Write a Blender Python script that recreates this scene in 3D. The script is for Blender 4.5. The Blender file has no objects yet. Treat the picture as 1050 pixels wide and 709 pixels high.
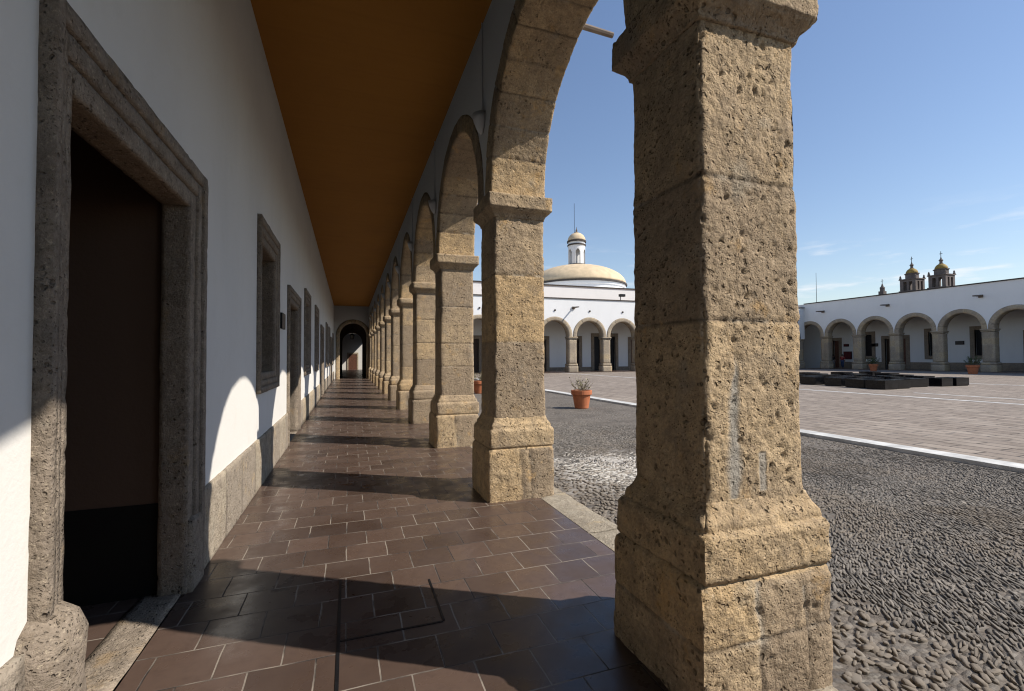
import bpy, math, random
import numpy as np
from mathutils import Vector, Matrix
random.seed(7); RNG = np.random.default_rng(11)
scene = bpy.context.scene
COL = scene.collection
PI = math.pi

# ------------------------------------------------------------------ noise (numpy)
def _hash(ix, iy, iz, s):
    h = (ix.astype(np.int64)*374761393 + iy.astype(np.int64)*668265263 + iz.astype(np.int64)*2147483647 + int(s)*974711) & 0xffffffff
    h = ((h ^ (h >> 13))*1274126177) & 0xffffffff
    h = ((h ^ (h >> 16))*2246822519) & 0xffffffff
    return ((h ^ (h >> 15)) & 0xffffff)/float(0xffffff)
def vnoise(P, scale, seed=0):
    Q = P*scale; I = np.floor(Q); F = Q-I; F = F*F*(3-2*F); I = I.astype(np.int64)
    out = 0
    for dx in (0, 1):
        for dy in (0, 1):
            for dz in (0, 1):
                w = (F[:, 0] if dx else 1-F[:, 0])*(F[:, 1] if dy else 1-F[:, 1])*(F[:, 2] if dz else 1-F[:, 2])
                out = out + w*_hash(I[:, 0]+dx, I[:, 1]+dy, I[:, 2]+dz, seed)
    return out*2-1
def fbm(P, scale, octv=3, seed=0):
    o = 0; a = 1; t = 0
    for k in range(octv):
        o = o+a*vnoise(P, scale*2**k, seed+k*17); t += a; a *= .5
    return o/t
def pits(P, scale, seed=0, keep=.45):
    """cellular pits: 1 at the bottom of a pit, 0 outside"""
    P = P+np.stack([vnoise(P, scale*1.3, seed+61+i) for i in range(3)], -1)*(.30/scale)+np.stack([vnoise(P, scale*3, seed+71+i) for i in range(3)], -1)*(.16/scale)
    Q = P*scale; I = np.floor(Q).astype(np.int64); best = np.zeros(len(P))
    for dx in (-1, 0, 1):
        for dy in (-1, 0, 1):
            for dz in (-1, 0, 1):
                c = I+np.array([dx, dy, dz]); r = [_hash(c[:, 0], c[:, 1], c[:, 2], seed+k) for k in range(5)]
                d = np.sqrt((c[:, 0]+r[0]-Q[:, 0])**2+(c[:, 1]+r[1]-Q[:, 1])**2+((c[:, 2]+r[2]-Q[:, 2])*.8)**2)
                rad = .10+.42*r[3]**2.2
                v = np.clip(1-d/rad, 0, 1)*(r[4] < keep)
                best = np.maximum(best, v)
    return np.minimum(best*1.8, 1)

# ------------------------------------------------------------------ mesh building
class MB:
    def __init__(s): s.v = []; s.f = []
    def add(s, vs, fs):
        b = len(s.v); s.v.extend([tuple(map(float, v)) for v in vs]); s.f.extend([tuple(int(i)+b for i in f) for f in fs]); return s
    def box(s, x0, x1, y0, y1, z0, z1):
        vs = [(x, y, z) for z in (z0, z1) for y in (y0, y1) for x in (x0, x1)]
        return s.add(vs, [(0, 2, 3, 1), (4, 5, 7, 6), (0, 1, 5, 4), (2, 6, 7, 3), (0, 4, 6, 2), (1, 3, 7, 5)])
    def lathe(s, prof, c, n=24, a0=0, a1=2*PI, sx=1, sy=1):
        full = abs(a1-a0-2*PI) < 1e-6; m = n if full else n+1
        vs = []; fs = []
        for (r, z) in prof:
            for i in range(m):
                a = a0+(a1-a0)*i/n; vs.append((c[0]+r*sx*math.cos(a), c[1]+r*sy*math.sin(a), c[2]+z))
        for k in range(len(prof)-1):
            for i in range(n):
                j = (i+1) % m; fs.append((k*m+i, k*m+j, (k+1)*m+j, (k+1)*m+i))
        if prof[0][0] > 1e-6 and full: fs.append(tuple(range(m))[::-1])
        if prof[-1][0] > 1e-6 and full: fs.append(tuple((len(prof)-1)*m+i for i in range(m)))
        return s.add(vs, fs)
    def tube(s, pts, r, n=6):
        pts = [Vector(p) for p in pts]; vs = []; fs = []
        rr = r if isinstance(r, (list, tuple)) else [r]*len(pts)
        for k, p in enumerate(pts):
            t = (pts[min(k+1, len(pts)-1)]-pts[max(k-1, 0)]).normalized()
            a = t.cross(Vector((0, 0, 1)) if abs(t.z) < .9 else Vector((1, 0, 0))).normalized(); b = t.cross(a)
            for i in range(n):
                q = p+(a*math.cos(2*PI*i/n)+b*math.sin(2*PI*i/n))*rr[k]; vs.append(q)
        for k in range(len(pts)-1):
            for i in range(n): fs.append((k*n+i, k*n+(i+1) % n, (k+1)*n+(i+1) % n, (k+1)*n+i))
        fs.append(tuple(range(n))[::-1]); fs.append(tuple((len(pts)-1)*n+i for i in range(n)))
        return s.add(vs, fs)
    def gridbox(s, x0, x1, y0, y1, z0, z1, res):
        """box with subdivided faces, welded"""
        lo = np.array([x0, y0, z0], float); hi = np.array([x1, y1, z1], float)
        n = [max(1, int(round((hi[i]-lo[i])/res))) for i in range(3)]
        idx = {}; vs = []; fs = []
        def vid(i, j, k):
            if (i, j, k) not in idx:
                idx[(i, j, k)] = len(vs); vs.append((lo[0]+(hi[0]-lo[0])*i/n[0], lo[1]+(hi[1]-lo[1])*j/n[1], lo[2]+(hi[2]-lo[2])*k/n[2]))
            return idx[(i, j, k)]
        for j in range(n[1]):
            for k in range(n[2]):
                fs.append((vid(0, j, k), vid(0, j, k+1), vid(0, j+1, k+1), vid(0, j+1, k)))
                fs.append((vid(n[0], j, k), vid(n[0], j+1, k), vid(n[0], j+1, k+1), vid(n[0], j, k+1)))
        for i in range(n[0]):
            for k in range(n[2]):
                fs.append((vid(i, 0, k), vid(i+1, 0, k), vid(i+1, 0, k+1), vid(i, 0, k+1)))
                fs.append((vid(i, n[1], k), vid(i, n[1], k+1), vid(i+1, n[1], k+1), vid(i+1, n[1], k)))
            for j in range(n[1]):
                fs.append((vid(i, j, 0), vid(i, j+1, 0), vid(i+1, j+1, 0), vid(i+1, j, 0)))
                fs.append((vid(i, j, n[2]), vid(i+1, j, n[2]), vid(i+1, j+1, n[2]), vid(i, j+1, n[2])))
        return s.add(vs, fs)

ORIG = {}
def root_of(o):
    while o.parent: o = o.parent
    return o
def mesh_obj(name, V, Fc, mat, parent=None, smooth=False, attrs=None, origin=None):
    org = Vector(ORIG[root_of(parent).name]) if parent else Vector(origin or (0, 0, 0))
    V = np.asarray(V, float).reshape(-1, 3)-np.array(org)
    me = bpy.data.meshes.new(name)
    if isinstance(Fc, np.ndarray):
        me.vertices.add(len(V)); me.vertices.foreach_set('co', V.ravel())
        nf, k = Fc.shape; me.loops.add(nf*k); me.loops.foreach_set('vertex_index', Fc.ravel().astype(np.int32))
        me.polygons.add(nf); me.polygons.foreach_set('loop_start', np.arange(0, nf*k, k, dtype=np.int32))
        me.update(calc_edges=True); me.validate()
    else:
        me.from_pydata(V.tolist(), [], Fc); me.update()
    if smooth: me.polygons.foreach_set('use_smooth', [True]*len(me.polygons))
    if attrs:
        for an, arr in attrs.items():
            a = me.attributes.new(an, 'FLOAT', 'POINT'); a.data.foreach_set('value', np.asarray(arr, np.float32))
    me.materials.append(mat)
    o = bpy.data.objects.new(name, me); COL.objects.link(o)
    if parent: o.parent = parent
    else: o.location = org; ORIG[o.name] = tuple(org)
    return o
def build(name, mb, mat, parent=None, smooth=False, origin=None): return mesh_obj(name, mb.v, mb.f, mat, parent, smooth, None, origin)
def rough(name, mb, mat, parent=None, amp=.006, pit=.0, ps=20, seed=0, bev=.01, tint=None, origin=None, smooth=True, edges=None):
    """build with vertices pushed along their normals by noise, edges worn"""
    V = np.array(mb.v, float)
    o = mesh_obj(name, V, mb.f, mat, parent, smooth, {'tint': np.zeros(len(V)), 'joint': np.zeros(len(V))}, origin)
    me = o.data; n = np.zeros(len(V)*3, np.float32); me.vertices.foreach_get('normal', n); n = n.reshape(-1, 3).astype(float)
    c = np.zeros(len(V)*3, np.float32); me.vertices.foreach_get('co', c); c = c.reshape(-1, 3).astype(float)
    edge = (np.abs(n).max(1) < .95)
    d = amp*(fbm(V, 7, 4, seed)) - pit*pits(V, ps, seed) if pit else amp*fbm(V, 7, 4, seed)
    d = d-edge*bev*(.6+.9*np.clip(fbm(V, 9, 2, seed+5)+.3, 0, 1))
    c += n*d[:, None]
    me.vertices.foreach_set('co', c.astype(np.float32).ravel()); me.update()
    if tint is not None: me.attributes['tint'].data.foreach_set('value', np.asarray(tint(V), np.float32))
    return o
def tag(o, label=None, cat=None, group=None, kind=None):
    if label: o['label'] = label
    if cat: o['category'] = cat
    if group: o['group'] = group
    if kind: o['kind'] = kind
    return o
def thing(name, loc, label, cat, group=None, kind='thing'):
    o = bpy.data.objects.new(name, None); COL.objects.link(o); o.location = loc; o.empty_display_size = .2
    ORIG[o.name] = tuple(loc); return tag(o, label, cat, group, kind)

# ------------------------------------------------------------------ materials
class NT:
    def __init__(s, name):
        s.m = bpy.data.materials.new(name); s.m.use_nodes = True; s.t = s.m.node_tree; s.n = s.t.nodes; s.l = s.t.links
        s.b = s.n['Principled BSDF']
    def node(s, ty, props=None, **inp):
        n = s.n.new(ty)
        for k, v in (props or {}).items(): setattr(n, k, v)
        for k, v in inp.items():
            key = k.replace('_', ' ')
            sock = n.inputs[int(k[1:])] if k[0] == 'i' and k[1:].isdigit() else n.inputs[key]
            if isinstance(v, bpy.types.NodeSocket): s.l.new(v, sock)
            else: sock.default_value = v
        return n
    def set(s, **inp):
        for k, v in inp.items():
            key = k.replace('_', ' ')
            if isinstance(v, bpy.types.NodeSocket): s.l.new(v, s.b.inputs[key])
            else: s.b.inputs[key].default_value = v
        return s.m
    def coord(s, kind='Object'): return s.node('ShaderNodeTexCoord').outputs[kind]
    def pos(s): return s.node('ShaderNodeNewGeometry').outputs['Position']
    def noise(s, vec, scale, detail=4, rough=.55, dist=0):
        return s.node('ShaderNodeTexNoise', Vector=vec, Scale=scale, Detail=detail, Roughness=rough, Distortion=dist).outputs['Fac']
    def ramp(s, fac, stops):
        r = s.node('ShaderNodeValToRGB', Fac=fac); e = r.color_ramp.elements
        while len(e) < len(stops): e.new(.5)
        for x, (p, c) in zip(e, stops): x.position = p; x.color = (c if len(c) == 4 else (*c, 1)) if not isinstance(c, (int, float)) else (c, c, c, 1)
        return r.outputs['Color']
    def mix(s, fac, a, b, mode='MIX'):
        n = s.node('ShaderNodeMix', {'data_type': 'RGBA', 'blend_type': mode})
        for i, v in ((0, fac), (6, a), (7, b)):
            if isinstance(v, bpy.types.NodeSocket): s.l.new(v, n.inputs[i])
            else: n.inputs[i].default_value = v if i == 0 else (*v, 1) if len(v) == 3 else v
        return n.outputs[2]
    def math(s, op, a, b=0., c=None):
        kw = dict(i0=a, i1=b)
        n = s.node('ShaderNodeMath', {'operation': op}, **kw)
        if c is not None: n.inputs[2].default_value = c
        return n.outputs[0]
    def smooth(s, v, a, b, lo=0., hi=1.):
        n = s.node('ShaderNodeMapRange', {'interpolation_type': 'SMOOTHSTEP'}, Value=v)
        n.inputs['From Min'].default_value = a; n.inputs['From Max'].default_value = b; n.inputs['To Min'].default_value = lo; n.inputs['To Max'].default_value = hi
        return n.outputs[0]
    def bump(s, h, strength=.5, dist=.01, normal=None):
        n = s.node('ShaderNodeBump', Height=h, Strength=strength, Distance=dist)
        if normal: s.l.new(normal, n.inputs['Normal'])
        return n.outputs['Normal']
    def scale(s, vec, sc, rot=(0, 0, 0)):
        return s.node('ShaderNodeMapping', Vector=vec, Scale=sc, Rotation=rot).outputs[0]
    def attr(s, name): return s.node('ShaderNodeAttribute', {'attribute_name': name}).outputs['Fac']
    def rnd(s): return s.node('ShaderNodeObjectInfo').outputs['Random']

def stone_mat(name, warm, cool, pitstr=1., pscale=24, dark=(.045, .034, .022)):
    k = NT(name); co = k.coord('Object')
    off = k.node('ShaderNodeVectorMath', {'operation': 'SCALE'}, i0=(37., 19., 53.)); k.l.new(k.rnd(), off.inputs['Scale'])
    p = k.node('ShaderNodeVectorMath', {'operation': 'ADD'}, i0=co, i1=off.outputs[0]).outputs[0]
    big = k.noise(p, 1.7, 5, .6); mid = k.noise(p, 9, 6, .65); fine = k.noise(p, 70, 4, .6)
    tt = k.attr('tint')
    f = k.math('ADD', big, k.math('MULTIPLY', tt, -.2))
    c = k.mix(k.smooth(f, .3, .7), warm, cool)
    grey = tuple(x*.8+y*.08 for x, y in zip(cool, (sum(cool)/3,)*3)); ochre = (warm[0]*1.0, warm[1]*.90, warm[2]*.72)
    c = k.mix(k.smooth(k.math('ADD', k.math('MULTIPLY', tt, -1.), k.math('MULTIPLY', k.noise(p, 2.6, 5, .65), .9)), .55, 1.15, 0, .55), c, grey)
    c = k.mix(k.smooth(k.math('ADD', tt, k.math('MULTIPLY', k.noise(p, 3.1, 5, .65), 1.0)), .8, 1.35, 0, .55), c, ochre)
    c = k.mix(k.smooth(mid, .35, .75, 0, .6), c, tuple(x*.55 for x in cool))
    c = k.mix(k.smooth(k.noise(p, 3.3, 4, .6), .6, .75, 0, .5), c, (.40, .36, .29))
    c = k.mix(k.smooth(k.noise(p, 24, 5, .7), .5, .68, 0, .45), c, (.17, .13, .09))
    c = k.mix(k.smooth(k.noise(p, 46, 5, .7), .55, .7, 0, .4), c, (.74, .62, .45))
    c = k.mix(k.smooth(fine, .3, .7, 0, .3), c, (.10, .08, .055))
    wv = k.node('ShaderNodeVectorMath', {'operation': 'ADD'}, i0=p).outputs[0]
    nz = k.node('ShaderNodeTexNoise', Vector=p, Scale=14, Detail=3).outputs['Color']
    sc = k.node('ShaderNodeVectorMath', {'operation': 'SCALE'}, i0=nz); sc.inputs['Scale'].default_value = .06
    k.l.new(sc.outputs[0], wv.node.inputs[1])
    v1 = k.node('ShaderNodeTexVoronoi', Vector=wv, Scale=pscale, Randomness=1).outputs['Distance']
    v2 = k.node('ShaderNodeTexVoronoi', Vector=wv, Scale=pscale*2.6, Randomness=1).outputs['Distance']
    gate = k.smooth(k.noise(p, 5, 3, .6), .36, .54)
    vn = k.math('MULTIPLY', k.math('SUBTRACT', k.noise(p, 11, 3), .5), .9)
    p1 = k.math('MULTIPLY', k.smooth(k.math('ADD', v1, vn), .06, .24, 1, 0), gate)
    p2 = k.math('MULTIPLY', k.smooth(v2, .08, .32, 1, 0), k.smooth(k.noise(p, 8, 2), .38, .6))
    pit = k.math('MAXIMUM', p1, k.math('MULTIPLY', p2, .7))
    c = k.mix(k.math('MULTIPLY', pit, .5*pitstr), c, dark)
    c = k.mix(k.math('MULTIPLY', k.attr('joint'), .7), c, k.mix(k.smooth(k.noise(p, 4, 3), .5, .62), (.085, .066, .05), (.42, .37, .30)))
    c = k.mix(k.smooth(k.noise(p, 2.1, 6, .7), .57, .72, 0, .5), c, (.20, .17, .14))
    c = k.mix(k.smooth(k.noise(p, 3.7, 6, .7), .56, .70, 0, .55), c, (warm[0]*.95, warm[1]*.80, warm[2]*.55))
    mo = k.attr('mortar'); c = k.mix(mo, c, k.mix(k.noise(p, 12, 4), (.27, .24, .20), (.40, .36, .30)))
    h = k.math('ADD', k.math('MULTIPLY', fine, .35), k.math('MULTIPLY', mid, .8))
    h = k.math('MULTIPLY', k.math('SUBTRACT', h, k.math('MULTIPLY', pit, 1.3*pitstr)), k.math('SUBTRACT', 1., k.math('MULTIPLY', mo, .7))); h = k.math('ADD', h, k.math('MULTIPLY', k.noise(p, 28, 5, .7), 1.1))
    return k.set(Base_Color=c, Roughness=.95, Normal=k.bump(h, 1., .015), Specular_IOR_Level=.15)

M = {}; G0 = -.10
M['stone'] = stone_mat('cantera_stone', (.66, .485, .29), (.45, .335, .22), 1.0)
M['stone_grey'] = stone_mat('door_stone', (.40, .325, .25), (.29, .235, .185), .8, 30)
M['stone_far'] = stone_mat('far_stone', (.54, .445, .32), (.42, .345, .26), .5, 10)
M['dado'] = stone_mat('dado_stone', (.53, .45, .34), (.44, .365, .285), .7, 26)
def plaster(name, col, stain=.16, b=.25):
    k = NT(name); p = k.pos()
    a = k.noise(k.scale(p, (.6, .6, .25)), 1.3, 6, .6); d = k.noise(p, 5, 6, .65)
    c = k.mix(k.smooth(a, .4, .75, 0, stain), col, tuple(x*.72 for x in col))
    c = k.mix(k.smooth(d, .5, .8, 0, stain*.8), c, (col[0]*.82, col[1]*.79, col[2]*.72))
    h = k.math('ADD', k.math('MULTIPLY', k.noise(p, 2.2, 3), 2.5), k.noise(p, 45, 4, .6))
    return k.set(Base_Color=c, Roughness=.92, Normal=k.bump(h, b, .008), Specular_IOR_Level=.2)
M['plaster'] = plaster('white_plaster', (.76, .73, .68), .26)
M['plaster_far'] = plaster('white_plaster_far', (.80, .795, .785), .16)
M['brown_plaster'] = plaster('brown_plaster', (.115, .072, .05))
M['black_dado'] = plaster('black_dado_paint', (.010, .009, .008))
def simple(name, col, rough_=.7, var=.25, sc=6, metal=0, bmp=.15, spec=.4):
    k = NT(name); p = k.pos(); n = k.noise(p, sc, 5, .6)
    c = k.mix(k.smooth(n, .3, .7), tuple(x*(1-var) for x in col), tuple(min(1, x*(1+var)) for x in col))
    return k.set(Base_Color=c, Roughness=k.smooth(k.noise(p, sc*2, 3), .3, .7, rough_*.85, min(1, rough_*1.1)), Metallic=metal, Normal=k.bump(k.noise(p, sc*8, 3), bmp, .004), Specular_IOR_Level=spec)
M['door_wood'] = simple('dark_wood', (.045, .024, .014), .6)
M['red_wood'] = simple('red_brown_wood', (.12, .05, .03), .6)
M['iron'] = simple('black_iron', (.018, .018, .02), .5, .2, 10, .6)
M['black_block'] = simple('black_painted_block', (.007, .007, .008), .16, .4, 3, 0, .03, .28)
M['white_metal'] = simple('white_enamel', (.72, .72, .70), .4, .04)
M['rod'] = simple('weathered_spout', (.16, .12, .09), .8)
M['terracotta'] = simple('terracotta', (.44, .145, .062), .85, .14, 5)
M['soil'] = simple('potting_soil', (.05, .035, .025), .95)
M['twig'] = simple('dry_twig', (.22, .17, .11), .9)
M['leaf_pale'] = simple('pale_leaf', (.30, .27, .16), .8, .4, 12)
M['leaf_green'] = simple('green_leaf', (.05, .08, .03), .7, .5, 12)
M['coping'] = simple('dark_coping', (.06, .05, .045), .9, .3)
M['kerb'] = simple('white_painted_kerb', (.52, .51, .485), .85, .25, 2.5, 0, .3)
M['red_sign'] = simple('red_sign', (.10, .014, .018), .7)
M['plaque'] = simple('bronze_plaque', (.05, .04, .035), .5)
M['yellow_dome'] = simple('yellow_tile_dome', (.30, .20, .05), .8, .3, 2)
M['tan_dome'] = simple('tan_tile_dome', (.62, .48, .31), .85, .12, 1.2)
M['church_stone'] = simple('church_stone', (.15, .125, .115), .95, .25, .8)
M['skin'] = simple('skin', (.30, .17, .11), .6, .05)
M['hair'] = simple('dark_hair', (.012, .009, .008), .7)
M['red_cloth'] = simple('red_cloth', (.28, .03, .03), .9)
M['denim'] = simple('blue_denim', (.03, .05, .11), .9)
M['pale_cloth'] = simple('pale_cloth', (.42, .41, .42), .9)
M['dark_cloth'] = simple('dark_cloth', (.02, .02, .024), .9)
M['glass'] = simple('lamp_glass', (.5, .5, .45), .2, .05)
def ceil_mat():
    k = NT('ochre_ceiling'); p = k.pos()
    w = k.node('ShaderNodeTexWave', {'bands_direction': 'Y'}, Vector=p, Scale=.55, Distortion=.15, Detail=1).outputs['Fac']
    n = k.noise(k.scale(p, (.3, 3, 1)), 2, 5, .6)
    c = k.mix(n, (.40, .175, .022), (.46, .205, .032)); c = k.mix(k.smooth(k.noise(p, .9, 6, .65), .45, .75, 0, .3), k.mix(k.smooth(w, .0, .05, .07, 0), c, (.2, .08, .015)), (.30, .12, .02))
    return k.set(Base_Color=c, Roughness=.85, Normal=k.bump(w, .04, .01))
M['ceiling'] = ceil_mat()
def tile_mat():
    k = NT('clay_floor_tiles'); p = k.pos()
    wob = k.node('ShaderNodeTexNoise', Vector=p, Scale=3.0, Detail=3).outputs['Color']
    s = k.node('ShaderNodeVectorMath', {'operation': 'SCALE'}, i0=wob); s.inputs['Scale'].default_value = .018
    q = k.node('ShaderNodeVectorMath', {'operation': 'ADD'}, i0=p, i1=s.outputs[0]).outputs[0]
    b = k.node('ShaderNodeTexBrick', {'offset': .47, 'squash': 1.0}, Vector=q, Scale=1, Mortar_Size=.0048, Mortar_Smooth=.35, Bias=0, Brick_Width=.318, Row_Height=.305,
               Color1=(.054, .035, .027, 1), Color2=(.112, .073, .056, 1), Mortar=(.5, .5, .5, 1))
    n1 = k.noise(p, 1.2, 5, .6); n2 = k.noise(p, 16, 5, .65)
    c = k.mix(k.smooth(n1, .35, .7, 0, .55), b.outputs['Color'], (.105, .071, .054))
    c = k.mix(k.smooth(n2, .45, .75, 0, .4), c, (.055, .036, .03))
    grout = k.mix(k.smooth(k.noise(p, 1.9, 4, .6), .42, .58), (.035, .027, .023), (.27, .225, .18))
    c = k.mix(b.outputs['Fac'], c, grout)
    c = k.mix(k.smooth(k.noise(p, 55, 2), .74, .78, 0, .6), c, (.4, .36, .3))
    r = k.smooth(k.noise(p, 4, 4), .3, .7, .20, .46); r = k.math('ADD', r, k.math('MULTIPLY', b.outputs['Fac'], .35))
    h = k.math('SUBTRACT', k.math('ADD', k.math('MULTIPLY', n2, .12), k.math('MULTIPLY', k.noise(p, 2.7, 2), .8)), b.outputs['Fac'])
    return k.set(Base_Color=c, Roughness=r, Normal=k.bump(h, .55, .005), Specular_IOR_Level=.45)
M['tiles'] = tile_mat()
def cob_mat(name):
    k = NT(name); p = k.pos(); t = k.attr('tint')
    c = k.ramp(t, [(0., (.075, .07, .064)), (.35, (.175, .16, .142)), (.7, (.27, .24, .205)), (.93, (.38, .335, .28)), (1., (.64, .61, .56))])
    c = k.mix(k.smooth(k.noise(p, 60, 4), .4, .7, 0, .4), c, (.08, .072, .064))
    c = k.mix(k.math('MULTIPLY', k.attr('dust'), k.smooth(k.noise(p, 14, 4), .3, .6, .5, 1.)), c, (.20, .167, .132))
    return k.set(Base_Color=c, Roughness=.8, Normal=k.bump(k.noise(p, 90, 3), .5, .004), Specular_IOR_Level=.1)
M['cobble'] = cob_mat('river_cobbles')
def dirt_mat():
    k = NT('cobbled_ground'); p = k.pos()
    n = k.noise(p, 1.1, 6, .65)
    wv = k.node('ShaderNodeVectorMath', {'operation': 'ADD'}, i0=p)
    nz = k.node('ShaderNodeTexNoise', Vector=p, Scale=.7, Detail=2).outputs['Color']
    sc = k.node('ShaderNodeVectorMath', {'operation': 'SCALE'}, i0=nz); sc.inputs['Scale'].default_value = .9; k.l.new(sc.outputs[0], wv.inputs[1])
    q = k.scale(wv.outputs[0], (11, 24, 10), (0, 0, .5))
    vo = k.node('ShaderNodeTexVoronoi', Vector=q, Scale=1, Randomness=1); d = vo.outputs['Distance']
    cr = k.node('ShaderNodeSeparateColor', Color=vo.outputs['Color']).outputs[0]
    st = k.ramp(cr, [(0, (.06, .056, .052)), (.5, (.13, .118, .104)), (1, (.25, .225, .19))])
    c = k.mix(k.smooth(d, .35, .7), st, (.12, .10, .082))
    c = k.mix(k.smooth(n, .35, .7, .1, .55), c, (.225, .195, .165)); c = k.mix(k.smooth(k.noise(p, 30, 4, .7), .48, .62, 0, .5), c, (.07, .06, .05))
    dv = k.node('ShaderNodeVectorMath', {'operation': 'DISTANCE'}, i0=p, i1=(3.9, 6.0, G0)).outputs['Value']
    wn = k.math('ADD', dv, k.math('MULTIPLY', k.math('SUBTRACT', k.noise(p, 1.6, 5, .65), .5), 2.4))
    c = k.mix(k.smooth(wn, .7, 1.5, .75, 0), c, (.52, .48, .43))
    return k.set(Base_Color=c, Roughness=.9, Normal=k.bump(k.math('SUBTRACT', k.math('MULTIPLY', k.noise(p, 60, 3), .3), d), .9, .03), Specular_IOR_Level=.2)
M['dirt'] = dirt_mat()
def plaza_mat():
    k = NT('stone_paving'); p = k.pos()
    wob = k.node('ShaderNodeTexNoise', Vector=p, Scale=1.3, Detail=4).outputs['Color']
    s = k.node('ShaderNodeVectorMath', {'operation': 'SCALE'}, i0=wob); s.inputs['Scale'].default_value = .10
    q = k.node('ShaderNodeVectorMath', {'operation': 'ADD'}, i0=p, i1=s.outputs[0]).outputs[0]
    q = k.scale(q, (1, 1, 1), (0, 0, PI/2))
    b = k.node('ShaderNodeTexBrick', {'offset': .43}, Vector=q, Scale=1, Mortar_Size=.022, Mortar_Smooth=.5, Brick_Width=.9, Row_Height=.38,
               Color1=(.245, .20, .165, 1), Color2=(.34, .285, .235, 1), Mortar=(.1, .1, .1, 1))
    c = k.mix(k.smooth(k.noise(p, .45, 6, .65), .35, .7, 0, .7), b.outputs['Color'], (.24, .20, .165))
    c = k.mix(k.smooth(k.noise(p, 2.4, 6, .7), .46, .7, 0, .7), c, (.15, .12, .095))
    gate = k.smooth(k.noise(k.scale(p, (1.1, .35, 1)), 1, 5, .7), .42, .62)
    c = k.mix(k.math('MULTIPLY', b.outputs['Fac'], k.math('ADD', .2, k.math('MULTIPLY', gate, .8))), c, (.05, .038, .03))
    h = k.math('SUBTRACT', k.noise(p, 12, 4), k.math('MULTIPLY', b.outputs['Fac'], 1.2))
    return k.set(Base_Color=c, Roughness=.9, Normal=k.bump(h, .5, .02), Specular_IOR_Level=.2)
M['plaza'] = plaza_mat()
M['curb'] = stone_mat('pale_curb_stone', (.46, .40, .31), (.40, .34, .26), .3, 40)

# ------------------------------------------------------------------ dimensions (metres; corridor runs along +Y, camera at x=y=0, z=1.6)
XL = -1.06; CEIL = 5.67; G = -.10
S = 3.288; Y1 = 2.038                  # pier spacing, centre of the first pier
XS, HX, HY = 1.871, .311, .283         # shaft centre / half sizes
SPR = 3.47; AC = 3.55; AR = 1.36; RING = .25
XI, XO = 1.535, 2.20                   # arcade wall faces
YEND = 38.4

# ------------------------------------------------------------------ sweep with a rectangular section (piers, arch rings)
def sweep_section(nu, nv):
    pts = []
    for i in range(nu): pts.append((-1+2*i/nu, -1))
    for i in range(nv): pts.append((1, -1+2*i/nv))
    for i in range(nu): pts.append((1-2*i/nu, 1))
    for i in range(nv): pts.append((-1, 1-2*i/nv))
    return np.array(pts)
def close_grid(nl, ns, caps=True):
    a = np.arange(nl-1)[:, None]*ns; i = np.arange(ns)[None, :]; j = (i+1) % ns
    F = np.stack([a+i, a+j, a+ns+j, a+ns+i], -1).reshape(-1, 4)
    return F
def wear(V, N, corner, seed, amp, pit, pscale, chip, res, joint=None):
    d = amp*fbm(V, 2.2, 3, seed)+amp*.55*fbm(V, 11, 3, seed+3)
    if res < .03: d = d+.0042*fbm(V, 34, 2, seed+4)-.007*np.clip(fbm(V, 6, 3, seed+6)-.12, 0, 1)*2
    if res < .03: d = d-pit*pits(V, pscale*1.25, seed+9, .5)-pit*.5*pits(V, pscale*2.4, seed+19, .5)
    ch = np.clip(fbm(V, 3.5, 3, seed+31)+.35, 0, 1.2)*chip+chip*.35
    d = d-ch*corner
    if joint is not None: d = d-.009*joint*(1 if res < .05 else .5)
    return V+N*d[:, None]
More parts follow.
